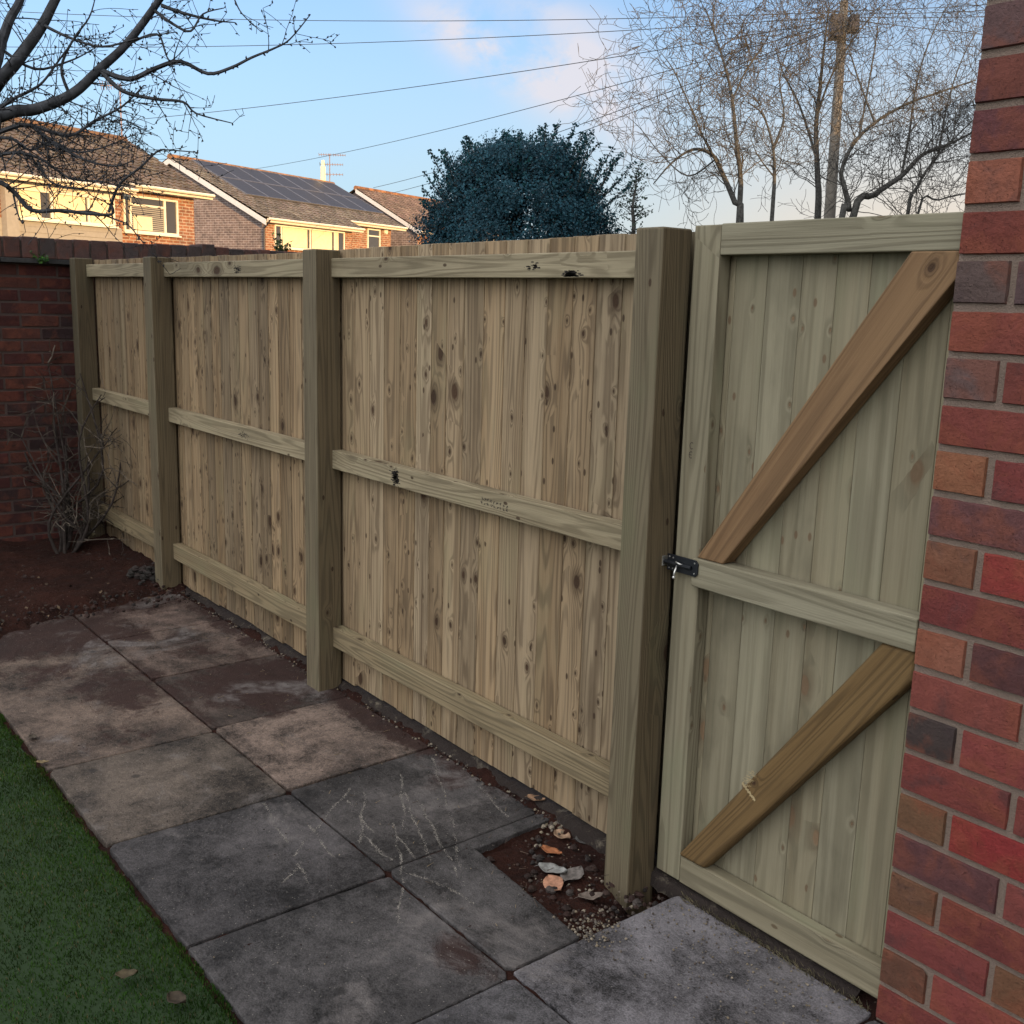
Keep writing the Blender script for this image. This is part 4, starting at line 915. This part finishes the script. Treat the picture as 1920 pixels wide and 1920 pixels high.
# ================================================================== POLE AND WIRES
PB = at(1555, 412, 22.0); PT = at(1583, 4, 22.0)
PB0 = PT + (PB - PT) * ((PT.z + .25) / (PT.z - PB.z))
P_ = thing('utility_pole', PB0, 'tall weathered wooden utility pole rising among the bare trees', 'pole')
mb = MB(); mb.tube([PB0, PB, PT], [.13, .12, .085], 14); mb.build('shaft', M['polewood'], P_, smooth=True)
px_d = (PT - PB).normalized()
def onpole(py): return PB + (PT - PB) * ((412 - py) / 408)
for (py, off, s) in ((50, -.17, (.13, .12, .3)), (46, .19, (.10, .11, .2))):
    c = onpole(py) + RX * off - FW * .1; mb = MB(); mb.prism([(-s[0], -s[1]), (s[0], -s[1]), (s[0], s[1]), (-s[0], s[1])], RX, FW.cross(RX).cross(RX).normalized(), px_d, c, -s[2], s[2] * .6, px_d); mb.build('junction_box', M['darkpipe'], P_, bevel=.02)
mb = MB()
for k in range(3):
    q = onpole(22 + k * 14); mb.tube([q - RX * .2, q + RX * .2], [.02, .02], 6)
mb.build('bracket', M['darkpipe'], P_)
for k in range(5):
    mb = MB(); q = onpole(75 + k * 26) + RX * .15 * (1 if k % 2 else -1); mb.tube([q - RX * .09, q + RX * .09], [.012, .012], 5); mb.build('climbing_step', M['darkpipe'], P_)
def wire(a, b, sag, lab, r=.011, grp=None):
    mb = MB(); n = 26; pts = []
    for k in range(n + 1):
        f = k / n; pts.append(a + (b - a) * f - Z * sag * 4 * f * (1 - f))
    tag(mb.build('overhead_wire', M['wire'], smooth=True) if not mb.tube(pts, [r * .72] * (n + 1), 5) else None, lab, 'wire', grp)
GW = 'overhead wires fanning out from the utility pole'
wire(onpole(22), at(-250, 4, 30), .32, 'topmost overhead wire crossing the whole sky to the left', grp=GW)
wire(onpole(30), at(-250, 82, 30), .30, 'second overhead wire from the top, nearly level, running left', grp=GW)
wire(onpole(36), fra.p(-2.5, -4.5, 7.6), .25, 'overhead wire sloping from the pole down to the ridge behind the bare branches', .013, grp=GW)
wire(onpole(40), frb.p(5.5, -6.4, 8.3), .3, 'overhead wire sloping down to the ridge of the solar panel roof', .014, grp=GW)
wire(onpole(44), at(700, 352, 52), .3, 'upper of the two wires sloping behind the evergreen bush', .015, grp=GW)
wire(onpole(48), at(735, 362, 52), .3, 'lower of the two wires sloping behind the evergreen bush', .015, grp=GW)
wire(onpole(20), at(1990, -4, 24), .05, 'uppermost of the wires from the pole towards the brick house', grp=GW)
wire(onpole(26), at(1990, 10, 24), .05, 'second wire down from the pole towards the brick house', grp=GW)
wire(onpole(32), at(1990, 24, 24), .05, 'third wire down from the pole towards the brick house', grp=GW)
wire(onpole(36), at(1990, 78, 24), .02, 'lowest wire from the pole towards the brick house', grp=GW)

# ================================================================== BARE TREES
def rv(r): return Vector((r.gauss(0, 1), r.gauss(0, 1), r.gauss(0, 1))).normalized()
def twig(mb, r, p, d, L, rad0, wig, lvl, col, kids, up=.0, buds=0, seg=.12, minr=.003, spread=.7):
    n = max(3, int(L / seg)); pts = [p.copy()]; rr = [rad0]; st = L / n
    for k in range(n):
        d = (d + rv(r) * wig + Z * up).normalized(); pts.append(pts[-1] + d * st); rr.append(max(minr, rad0 * (1 - .75 * (k + 1) / n)))
    mb.tube(pts, rr, 5 if rad0 > .012 else 3, col, cap=False)
    if buds:
        for k in range(1, len(pts)):
            if r.random() < buds:
                b = pts[k] + (pts[k] - pts[k - 1]) * r.uniform(-.6, 0); o = rv(r); q = b + o * .013
                mb.tube([b, b + o * .006, q], [.0024, .0042, .001], 4, col, cap=False)
    if lvl > 0:
        m = kids[0] if isinstance(kids[0], int) else max(1, int(kids[0] * L))
        for _ in range(m):
            k = r.randint(max(1, int(n * .15)), n); o = rv(r); dd = (pts[k] - pts[k - 1]).normalized(); o = (o - dd * o.dot(dd)).normalized()
            nd = (dd * (1 - spread * r.uniform(.6, 1.1)) + o * spread).normalized()
            twig(mb, r, pts[k], nd, L * r.uniform(.3, .62), rr[k] * .62, wig * 1.05, lvl - 1, col, kids[1:], up, buds, seg, minr, spread)
def stem(mb, r, pts, r0, r1, col, n=8):
    """smooth a hand-laid stem and give it taper"""
    q = []
    for i in range(len(pts) - 1):
        p0 = pts[max(i - 1, 0)]; p1 = pts[i]; p2 = pts[i + 1]; p3 = pts[min(i + 2, len(pts) - 1)]
        for k in range(4):
            t = k / 4; q.append(.5 * ((2 * p1) + (p2 - p0) * t + (2 * p0 - 5 * p1 + 4 * p2 - p3) * t * t + (3 * p1 - p0 - 3 * p2 + p3) * t ** 3))
    q.append(pts[-1].copy()); m = len(q); rr = [r0 + (r1 - r0) * k / (m - 1) for k in range(m)]
    mb.tube(q, rr, n, col, cap=False)
    return q, rr

BARKW = (.062, .061, .057); TWIGW = (.066, .062, .058)
def willow(name, lab, dep, stems, seed, extra=1.0):
    r = random.Random(seed); base = at(*stems[0][0][0], dep); base.z = -.25
    T = thing(name, base, lab, 'tree'); tr = MB(); cr = MB()
    for (pts2, r0, r1, dens) in stems:
        pts = [at(p[0], p[1], dep + (p[2] if len(p) > 2 else 0)) for p in pts2]
        g = pts[0].copy(); 
        if len(pts2[0]) <= 3 and pts2[0][1] > 380:
            lean = (pts[1] - pts[0]); g = Vector((pts[0].x - lean.x * .3, pts[0].y, -.25)); pts = [g] + pts
            r0g = r0 * 1.25
        else: r0g = r0
        q, rr = stem(tr, r, pts, r0g, r1, BARKW)
        L = sum((b - a).length for a, b in zip(q[:-1], q[1:]))
        for _ in range(int(dens * L * extra)):
            k = int(len(q) * r.uniform(.22, 1.0)); k = min(k, len(q) - 1)
            if q[k].z < 2.4: continue
            dd = (q[k] - q[k - 1]).normalized(); o = rv(r); o = (o - dd * o.dot(dd)).normalized()
            nd = (dd * .45 + o * .8 + Z * .25).normalized()
            twig(cr, r, q[k], nd, r.uniform(.9, 2.1), min(rr[k] * .5, .011), .34, 2, TWIGW, (6, 4, 3), .045, 0, .085, .0042, .85)
    tr.build('trunk', M['bark'], T, smooth=True); cr.build('crown', M['bark'], T)
willow('willow_tree', 'curly-twigged bare tree with a forked trunk standing left of the utility pole', 18.0,
    [([(1388, 415), (1378, 380), (1352, 320), (1335, 290), (1300, 280), (1260, 305), (1225, 345)], 0.0540, 0.0090, 3.0),
     ([(1386, 400), (1388, 330), (1380, 260), (1372, 180, .3), (1355, 110, .4), (1335, 50, .6), (1325, 20, .6)], 0.0432, 0.0072, 4.1),
     ([(1352, 320), (1320, 260, -.3), (1290, 190, -.5), (1262, 130, -.5), (1240, 100, -.5)], 0.0216, 0.0048, 4.6),
     ([(1372, 190), (1400, 130, .5), (1440, 70, .6), (1450, 20, .7)], 0.0202, 0.0048, 4.1),
     ([(1340, 300), (1290, 330, .6), (1240, 290, .8), (1200, 240, .9), (1160, 205, 1.0)], 0.0158, 0.0036, 3.0)], 3)
willow('willow_tree', 'slender bare tree with reddish stems, second from the evergreen bush', 18.6,
    [([(1447, 415), (1452, 330), (1448, 270), (1430, 215), (1400, 190)], 0.0360, 0.0072, 3.0),
     ([(1448, 280), (1470, 220, .3), (1462, 150, .5), (1480, 80, .6), (1500, 20, .7)], 0.0216, 0.0048, 3.9),
     ([(1450, 330), (1420, 290, -.4), (1405, 250, -.5)], 0.0144, 0.0036, 3.4)], 5)
willow('willow_tree', 'bare tree with an upright stem right against the utility pole', 20.5,
    [([(1533, 412), (1533, 330), (1530, 240), (1538, 160), (1545, 90), (1555, 10)], 0.0612, 0.0120, 3.9),
     ([(1532, 300), (1500, 200, .4), (1470, 140, .5), (1450, 80, .6)], 0.0288, 0.0060, 3.7),
     ([(1531, 220), (1560, 140, .4), (1610, 60, .6), (1660, 5, .7)], 0.0252, 0.0060, 3.4)], 8)
willow('willow_tree', 'largest bare tree, its crooked limbs leaning right towards the brick house', 19.0,
    [([(1578, 412), (1592, 395), (1583, 350), (1578, 320), (1600, 270), (1640, 230), (1700, 195), (1770, 170), (1830, 150)], 0.0504, 0.0108, 3.3),
     ([(1598, 412), (1640, 365), (1690, 330), (1730, 290), (1780, 270), (1840, 240)], 0.0612, 0.0150, 3.3),
     ([(1690, 330), (1705, 250, .3), (1720, 150, .5), (1750, 60, .6), (1790, -10, .6)], 0.0252, 0.0054, 3.7),
     ([(1610, 260), (1625, 180, .4), (1640, 90, .5), (1650, 20, .6)], 0.0230, 0.0054, 3.9),
     ([(1700, 415), (1720, 350), (1760, 290), (1830, 220)], 0.0360, 0.0090, 3.3),
     ([(1720, 405), (1760, 375), (1830, 360)], 0.0252, 0.0072, 2.8),
     ([(1640, 230), (1610, 150, .5), (1590, 90, .5), (1560, 40, .6)], 0.0216, 0.0054, 3.7),
     ([(1760, 290), (1775, 200, .6), (1800, 120, .7), (1830, 60, .7)], 0.0216, 0.0054, 3.4)], 13)

# ---- branch of the garden tree hanging in at the upper left
def garden_tree():
    r = random.Random(21); c = (.045, .047, .052); D = 4.9
    T = thing('garden_tree', (-6.3, .05, -.1), 'bare garden tree with budding dark branches hanging over the far brick wall', 'tree')
    tr = MB(); cr = MB()
    A = lambda *p: [at(x, y, D + (k[0] if k else 0)) for (x, y, *k) in p]
    root = Vector((-6.1, -.35, -.1)); fork = Vector((-6.0, -.2, 1.75))
    q0, _ = stem(tr, r, [root, Vector((-6.08, -.3, .8)), fork], .12, .085, c, 10)
    limbs = [
        (A((-160, 300, .6), (0, 222), (70, 203), (130, 176), (190, 132), (240, 82), (303, -5), (350, -90, -.2)), 0.0340, 0.0140, 3.0),
        (A((-150, 310, .6), (0, 146), (48, 95), (78, 45), (105, -5), (150, -90)), 0.0370, 0.0172, 2.2),
        (A((-150, 305, .6), (-30, 160), (0, 78), (22, 38), (40, -5), (60, -80)), 0.0296, 0.0156, 2.0),
        (A((190, 132), (240, 145), (292, 126), (340, 114), (392, 136), (430, 128), (468, 110), (515, 95), (545, 78), (582, 27)), 0.0136, 0.0025, 5.0),
        (A((190, 134), (232, 166), (288, 190), (340, 194), (372, 214), (436, 231)), 0.0119, 0.0023, 5.5),
        (A((-150, 320, .6), (-20, 340), (25, 365), (60, 390), (120, 398), (165, 402), (205, 400), (208, 382)), 0.0145, 0.0062, 3.5),
        (A((204, 398), (225, 350), (262, 318), (298, 288), (322, 285), (372, 286)), 0.0076, 0.0022, 4.0),
        (A((-150, 312, .6), (0, 245), (60, 236), (130, 250), (180, 226), (232, 195), (270, 160)), 0.0153, 0.0031, 9.0),
        (A((60, 236), (110, 275), (160, 300), (215, 310), (250, 300)), 0.0093, 0.0023, 11.0),
        (A((-120, 330, .6), (0, 285), (70, 300), (130, 330), (190, 345), (225, 350)), 0.0119, 0.0023, 10.0),
        (A((120, 398), (172, 400), (215, 412), (245, 425), (268, 455)), 0.0059, 0.0020, 3.0),
        (A((303, 10), (345, 20), (400, 38), (440, 42)), 0.0102, 0.0023, 5.0), (A((290, 20), (330, 45), (360, 55), (385, 25), (420, 15)), 0.0085, 0.0023, 5.5),
        (A((78, 45), (130, 70), (190, 85), (260, 70), (330, 60)), 0.0085, 0.0023, 6.0), (A((0, 90), (60, 130), (130, 120), (170, 95)), 0.0085, 0.0023, 5.0),
        (A((130, 176), (120, 130), (140, 80), (170, 30), (180, -10)), 0.0085, 0.0023, 5.0), (A((240, 82), (290, 60), (310, 100), (330, 140)), 0.0068, 0.0023, 5.0),
        (A((-130, 320, .6), (0, 262), (50, 280), (100, 262), (150, 285), (200, 270), (245, 255)), 0.0102, 0.0023, 10.0), (A((70, 300), (95, 345), (150, 352), (200, 325)), 0.0059, 0.0023, 9.0),
        (A((440, 0), (455, 25), (488, 58)), 0.0038, 0.0020, 3.0), (A((25, 365), (30, 395), (42, 420)), 0.0051, 0.0023, 4.0),
        (A((-140, 318, .6), (0, 200), (50, 170), (80, 150), (115, 105), (150, 60)), 0.0110, 0.0031, 5.0)]
    for pts, r0, r1, dens in limbs:
        if pts[0].x < -5 and False: pass
        if (pts[0] - at(-150, 310, D + .6)).length < .3: pts = [fork] + pts
        pts = [p + (rv(r) * .012 if 0 < i < len(pts) - 1 else Vector((0, 0, 0))) for i, p in enumerate(pts)]
        q, rr = stem(tr if r0 > .03 else cr, r, pts, r0, r1, c, 8 if r0 > .02 else 5)
        L = sum((b - a).length for a, b in zip(q[:-1], q[1:])); n0 = 8 if pts[0] is fork else 1
        for _ in range(int(dens * L * 1.9)):
            k = r.randint(max(1, int(len(q) * .12)), len(q) - 1)
            dd = (q[k] - q[k - 1]).normalized(); o = rv(r); o = (o - dd * o.dot(dd)).normalized()
            twig(cr, r, q[k], (dd * .55 + o * .75 + Z * .06).normalized(), r.uniform(.10, .40) * (1 if r0 > .02 else .7), min(rr[k] * .5, .0038), .13, 1, c, (3, 1), .0, .34, .035, .0014, .75)
        for k in range(2, len(q), 1):
            if r0 < .02 and r.random() < .8:
                o = rv(r); b = q[k] + o * rr[k] * .5; cr.tube([b, b + o * .007, b + o * .016], [.003, .0048, .001], 4, c, cap=False)
    tr.build('trunk', M['bark'], T, smooth=True); cr.build('crown', M['bark'], T)
garden_tree()

# ================================================================== EVERGREENS
def leaf(mb, r, p, L, col, n=None):
    a = rv(r) if n is None else (n + rv(r) * .7).normalized(); b = a.orthogonal().normalized(); b = (Matrix.Rotation(r.random() * 6.28, 3, a) @ b); c = a.cross(b); w = L * .36
    mb.face([p, p + b * L * .45 + c * w + a * L * .08, p + b * L, p + b * L * .45 - c * w + a * L * .08], c=col)
def evergreen():
    r = random.Random(31); ctr = at(972, 470, 13.2); cx, cy = ctr.x, ctr.y
    T = thing('evergreen_bush', (cx, cy, -.25), 'large dense evergreen bush with spiky shoots behind the fence, lens-flare blue in its leaf colour', 'bush')
    wd = MB(); cr = MB()
    for k in range(5):
        a = k * 1.3; stem(wd, r, [Vector((cx + .1 * math.cos(a), cy + .1 * math.sin(a), -.25)), Vector((cx + .3 * math.cos(a), cy + .3 * math.sin(a), 1.0)), Vector((cx + .6 * math.cos(a), cy + .6 * math.sin(a), 2.6))], .06, .02, BARKW, 6)
    def rmax(z, a):
        t = (z - .1) / 3.28
        if t > 1 or t < 0: return 0
        b = 1.17 * (1 - max(0, (t - .38) / .62) ** 2.3) ** .43
        return b * (1 + .13 * mnoise.noise(Vector((math.cos(a) * 1.9, math.sin(a) * 1.9, z * 2.0))) + .13 * mnoise.noise(Vector((math.cos(a) * 5, math.sin(a) * 5, z * 4))))
    clumps = []
    for _ in range(680):
        z = 1.0 + 2.4 * r.random() ** .75; a = r.random() * 6.283; R = rmax(z, a)
        if R < .03: continue
        f = 1.05 - .34 * r.random() ** 1.4
        clumps.append((Vector((cx + R * f * math.cos(a), cy + R * f * math.sin(a), z + r.uniform(-.06, .06))), Vector((math.cos(a), math.sin(a), .55)).normalized(), r.uniform(.10, .24), r.uniform(.6, 1.3)))
    for (cp, out, cr_, tn) in clumps:
        wd.tube([cp - out * .35, cp + out * cr_], [.007, .002], 3, (.06, .055, .05), cap=False)
        for _ in range(int(1350 * cr_)):
            q = rv(r) * cr_ * r.random() ** .45; p = cp + q + out * q.length * .35
            g = r.random(); c = ((.010 + .010 * g) * tn, (.036 + .038 * g) * tn, (.054 + .046 * g) * tn)  # blue of the lens flare painted into the leaf colour
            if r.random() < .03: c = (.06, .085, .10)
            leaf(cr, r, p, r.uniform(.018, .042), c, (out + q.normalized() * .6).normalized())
    # shoots
    sh = [(800, 375, 790, 352), (830, 330, 826, 282), (862, 300, 872, 258), (905, 285, 875, 255), (935, 262, 945, 246), (968, 262, 975, 246), (1005, 262, 1014, 238), (1045, 265, 1047, 231), (1080, 275, 1081, 232), (1088, 300, 1092, 246), (1110, 300, 1111, 245), (1130, 330, 1150, 275), (1138, 350, 1162, 290), (1135, 375, 1163, 335), (850, 300, 832, 280), (1060, 270, 1072, 250), (815, 350, 812, 318)]
    for (x0, y0, x1, y1) in sh:
        for k in range(3):
            dp = 13.0 + r.uniform(-.5, .5); a = at(x0 + (972 - x0) * .22 + r.uniform(-6, 6), y0 + 42, dp); b = at(x1 + (r.uniform(-25, 25) if k else 0), y1 + (r.uniform(0, 25) if k else 0), dp); m = (a + b) * .5 + rv(r) * .04
            q, _ = stem(wd, r, [a, m, b], .010, .003, (.06, .055, .05), 4)
            for p, p2 in zip(q[:-1], q[1:]):
                for _ in range(12): leaf(cr, r, p + (p2 - p) * r.random() + rv(r) * .022, r.uniform(.025, .05), (.012, .04 + .02 * r.random(), .06))  # shoot leaves carry the same painted flare blue
    for _ in range(230):
        z = 1.9 + 1.5 * r.random() ** .7; a = r.random() * 6.283; R = rmax(z, a) * .95; p = Vector((cx + R * math.cos(a), cy + R * math.sin(a), z))
        if R < .05: continue
        d = (Vector((math.cos(a), math.sin(a), .9)) + rv(r) * .45).normalized(); L = r.uniform(.12, .34); e = p + d * L
        wd.tube([p, e], [.006, .002], 3, (.06, .055, .05), cap=False)
        for _ in range(int(L * 75)): leaf(cr, r, p + d * L * r.random() + rv(r) * .02, r.uniform(.025, .055), (.011, .042 + .025 * r.random(), .07))  # flare blue painted into the sprig leaves too
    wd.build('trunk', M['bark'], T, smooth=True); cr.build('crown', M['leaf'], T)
evergreen()
def young_conifer():
    r = random.Random(41); b = at(1188, 440, 14.5); T = thing('young_conifer', (b.x, b.y, -.25), 'small sparse pointed evergreen sapling between the bush and the bare trees', 'sapling')
    wd = MB(); cr = MB(); top = at(1194, 322, 14.5)
    q, rr = stem(wd, r, [Vector((b.x, b.y, -.25)), Vector((b.x, b.y, 1.2)), b, at(1186, 390, 14.5), at(1192, 350, 14.5), top], .045, .004, BARKW, 6)
    for p, ra in zip(q, rr):
        if p.z < 1.2: continue
        for _ in range(6):
            a = r.random() * 6.28; L = (.10 + .33 * max(0, (top.z - p.z)) / 1.2) * r.uniform(.6, 1.2); L = min(L, .75)
            d = Vector((math.cos(a), math.sin(a), .35)).normalized(); e = p + d * L + Z * r.uniform(-.04, .1); wd.tube([p, (p + e) * .5 + rv(r) * .02, e], [.006, .004, .002], 3, BARKW, cap=False)
            for k in range(int(L * 34)): leaf(cr, r, p + (e - p) * r.uniform(.25, 1.05) + rv(r) * .03, r.uniform(.025, .05), (.028 + .02 * r.random(), .05 + .02 * r.random(), .048))
    wd.build('trunk', M['bark'], T, smooth=True); cr.build('crown', M['leaf'], T)
young_conifer()

# ---- bare shrub in the corner bed
def shrub():
    r = random.Random(51); b = on_ground(118, 1045, 0.02); T = thing('bare_shrub', b, 'leafless twiggy shrub with a few pale buds in the dark corner bed', 'shrub')
    wd = MB(); tw = MB(); bd = MB(); c = (.034, .027, .024)
    tips = [(100, 560, 0), (20, 600, .1), (150, 700, -.2), (60, 500, .2), (190, 740, -.3), (10, 720, 0), (200, 830, -.3), (230, 830, -.2), (90, 680, -.2), (40, 820, -.3), (180, 960, -.2), (-30, 660, .2), (130, 620, .1)]
    for (x, y, k) in tips:
        e = at(x, y, 6.75 + k * 1.6); m = b + (e - b) * .45 + rv(r) * .10 + Z * .08
        q, rr = stem(wd, r, [b + rv(r) * .03 - Z * .04, b + (m - b) * .4 + rv(r) * .12, m + rv(r) * .10, e], .013, .0035, c, 6)
        for _ in range(9):
            k = r.randint(3, len(q) - 1); dd = (q[k] - q[k - 1]).normalized(); o = rv(r); o = (o - dd * o.dot(dd)).normalized()
            twig(tw, r, q[k], (dd * .5 + o * .8 + Z * .1).normalized(), r.uniform(.12, .42), .0045, .30, 1, (.05, .042, .035) if r.random() < .75 else (.12, .10, .08), (3, 1), .02, .2, .05, .0018, .8)
    for _ in range(26):
        p = at(r.uniform(0, 215), r.uniform(560, 1000), 6.7 + r.uniform(-.3, .3)); 
        for k in range(2): leaf(tw, r, p + rv(r) * .01, r.uniform(.02, .035), r.choice([(.36, .33, .28), (.30, .10, .11), (.28, .24, .12), (.20, .17, .10)]))
    wd.build('stem', M['bark'], T, smooth=True); tw.build('twigs', M['bark'], T)
shrub()
def tuft(name, p, h, n, col, lab, cat, seed):
    r = random.Random(seed); T = MB()
    for _ in range(n):
        d = (rv(r) + Z * 1.1).normalized(); e = p + d * h * r.uniform(.4, 1); T.tube([p, (p + e) * .5 + rv(r) * h * .1, e], [h * .02, h * .015, h * .006], 3, col, cap=False)
        for k in range(7): leaf(T, r, p + (e - p) * r.uniform(.3, 1), h * r.uniform(.12, .25), tuple(a * r.uniform(.7, 1.3) for a in col))
    tag(T.build(name, M['leaf']), lab, cat)
tuft('wall_fern', Vector((-6.845, 1.80, 1.735)), .09, 12, (.05, .12, .03), 'small green fern tuft growing from the top of the brick wall', 'plant', 5)
tuft('weed', Vector((-7.0, 3.45, 1.88)), .16, 12, (.10, .12, .05), 'small yellowish weed growing on the wall coping beneath the solar panel house', 'plant', 6)

# ================================================================== LITTER
def dead_leaf(px, py, L, col, lab, curl=.35, rot=0.0, z=.0, seed=1, grp=None):
    if z < -.01: L *= 1.3
    r = random.Random(seed); p = on_ground(px, py, z); mb = MB(); nu, nv = 10, 6; vs = []; fs = []
    for i in range(nu + 1):
        t = i / nu; w = .36 * L * math.sin(math.pi * min(1, max(.02, t ** .8))) ** .8 * (1 + .06 * mnoise.noise(Vector((t * 9, seed, 0))))
        for j in range(nv + 1):
            s = (j / nv - .5) * 2
            vs.append((t * L - L / 2, s * w, .004 + curl * L * ((abs(s) ** 1.6) * .28 + .9 * (t - .5) ** 2) + .0015 * math.sin(t * 14 + seed) * s))
    for i in range(nu):
        for j in range(nv): a = i * (nv + 1) + j; fs.append((a, a + 1, a + nv + 2, a + nv + 1))
    R3 = Matrix.Rotation(rot, 3, 'Z') @ Matrix.Rotation(r.uniform(-.25, .25), 3, 'X')
    mb.addmesh([p + R3 @ Vector(v) for v in vs], fs, col)
    mb.tube([p + R3 @ Vector((-L * .5, 0, .006 + curl * L * .22)), p + R3 @ Vector((-L * .66, .004, .004))], [.0012, .0008], 4, tuple(a * .6 for a in col))
    o = mb.build('dead_leaf', M['deadleaf'], smooth=True)
    s = o.modifiers.new('thickness', 'SOLIDIFY'); s.thickness = .0008
    tag(o, lab, 'leaf', 'dead leaves lying about the garden')
dead_leaf(1034, 1601, .055, (.30, .115, .05), 'bright orange dead leaf in the soil patch', .3, .3, -.028, 1)
dead_leaf(1040, 1662, .062, (.34, .175, .11), 'pale orange-pink dead leaf lowest in the soil patch', .25, -.2, -.028, 2)
dead_leaf(1036, 1637, .070, (.22, .22, .21), 'silvery grey pointed dead leaf in the middle of the soil patch', .35, .5, -.022, 3)
dead_leaf(1075, 1644, .072, (.13, .115, .105), 'broad dull brown leaf beside the gate post', .2, 1.9, -.022, 4)
dead_leaf(1055, 1570, .05, (.26, .17, .11), 'tan leaf at the top of the soil patch', .3, .1, -.022, 5)
dead_leaf(1098, 1578, .05, (.09, .085, .08), 'dark grey leaf tucked between footing and gate post', .3, .9, -.022, 6)
dead_leaf(1005, 1502, .062, (.27, .165, .10), 'brown leaf leaning on the mortar footing above the soil patch', .35, .5, .012, 7)
dead_leaf(1108, 1686, .055, (.15, .12, .10), 'grey-brown leaf by the foot of the near post', .3, 1.1, -.025, 8)
dead_leaf(238, 1832, .05, (.06, .047, .026), 'brown leaf lying on the lawn', .4, 1.2, .012, 9)
dead_leaf(333, 1880, .055, (.04, .03, .02), 'dark shrivelled leaf on the lawn near the bottom of the photo', .5, .4, .012, 10)
dead_leaf(99, 1127, .06, (.34, .30, .22), 'pale leaf on the dark bed soil', .3, .8, .03, 11)
dead_leaf(62, 1385, .04, (.05, .04, .03), 'dark leaf on the edge of the longest slab by the lawn', .3, .2, .004, 12)
dead_leaf(80, 1432, .04, (.20, .15, .08), 'tan leaf where the lawn meets the longest slab', .3, 1.0, .006, 13)
def pebble(mb, r, p, s, col):
    vs = []; fs = []
    n = 5
    for j in range(4):
        th = math.pi * (j + .5) / 4
        for i in range(n): a = 2 * math.pi * (i + .3 * j) / n; k = r.uniform(.7, 1.2); vs.append(p + Vector((math.sin(th) * math.cos(a) * k, math.sin(th) * math.sin(a) * k, math.cos(th) * .7)) * s)
    for j in range(3):
        for i in range(n): fs.append((j * n + i, (j + 1) * n + i, (j + 1) * n + (i + 1) % n, j * n + (i + 1) % n))
    fs.append(tuple(range(n))[::-1]); fs.append(tuple(range(3 * n, 4 * n)))
    mb.addmesh(vs, fs, col)
def crumbs():
    r = random.Random(61); mb = MB()
    soilc = [(.018, .009, .007), (.026, .012, .009), (.016, .012, .011), (.034, .02, .016)]; grit = [(.16, .13, .09), (.11, .095, .08), (.2, .17, .13), (.07, .055, .045)]
    def put(x, y, z, s, c): pebble(mb, r, Vector((x, y, z + s * .25)), s, c)
    for _ in range(500): put(r.uniform(-2.29, -1.79), r.uniform(1.70, 2.05), -.032, r.uniform(.002, .008), r.choice(soilc + grit[2:]))
    for _ in range(60): put(r.uniform(-2.29, -1.79), r.uniform(1.72, 2.05), -.028, r.uniform(.006, .016), r.choice(soilc + [(.05, .04, .036)]))
    for _ in range(260): put(-1.79 + r.gauss(0, .05), 1.72 + abs(r.gauss(0, .06)) - .03, -.02 if r.random() < .5 else .002, r.uniform(.0015, .005), r.choice(grit))
    for _ in range(300):
        put(r.uniform(-1.77, -1.2), 2.04 - abs(r.gauss(0, .16)), .002, r.uniform(.0010, .0038), r.choice(grit))
    for _ in range(900):
        x = r.uniform(-5.4, -2.3); put(x, 2.045 + r.gauss(0, .018), .002, r.uniform(.0015, .006), r.choice(soilc + soilc + grit))
    for _ in range(500): put(r.uniform(-5.3, -2.0), r.uniform(.88, 2.03), .002, r.uniform(.0008, .0028), r.choice(grit + soilc))
    for _ in range(1600): put(r.uniform(-6.7, -5.1), r.uniform(.7, 2.05), .036, r.choice([.003, .004, .006, .009, .014]) * r.uniform(.7, 1.2), r.choice(soilc))
    for _ in range(60): put(-2.31 + r.gauss(0, .03), 2.04 + r.gauss(0, .02), -.015, r.uniform(.004, .012), r.choice(grit))
    for _ in range(110): put(-5.66 + r.gauss(0, .07), 1.95 + r.gauss(0, .06), .04 + abs(r.gauss(0, .02)), r.uniform(.008, .028), r.choice([(.02, .017, .015), (.028, .02, .018)]))
    tag(mb.build('grit', M['tint']), 'loose soil crumbs and pale grit scattered over slabs and bare soil', kind='stuff')
    # splinters and chips
    mb = MB()
    for _ in range(130):
        x, y = r.uniform(-5.2, -1.9), r.uniform(1.5, 2.06); z = .004 if y < 2.02 else 0
        a = r.random() * 3.14; d = Vector((math.cos(a), math.sin(a), 0)) * r.uniform(.006, .03); mb.tube([Vector((x, y, z)), Vector((x, y, z + .003)) + d], [.0012, .0006], 3, r.choice([(.20, .15, .09), (.10, .07, .05), (.05, .035, .025)]))
    for _ in range(420):
        x = r.uniform(-1.76, -1.17); y = 2.045 + r.gauss(0, .008); h = r.uniform(.004, .022); p = Vector((x, y, .002)); mb.tube([p, p + Vector((r.uniform(-.008, .008), -r.uniform(.002, .016), h))], [.0009, .0003], 3, r.choice([(.12, .11, .06), (.07, .06, .04), (.2, .17, .1)]))
    for _ in range(420):
        x, y = r.uniform(-6.7, -5.15), r.uniform(.9, 2.04); leaf(mb, r, Vector((x, y, .045 + .015 * fb(x, y, 3, 8))), r.uniform(.008, .03), r.choice([(.05, .03, .018), (.03, .02, .014), (.09, .06, .035), (.02, .016, .012)]), Z)
    tag(mb.build('wood_splinters', M['tint']), 'fine splinters, dry grass and leaf crumbs along the fence foot and on the bed', kind='stuff')
crumbs()
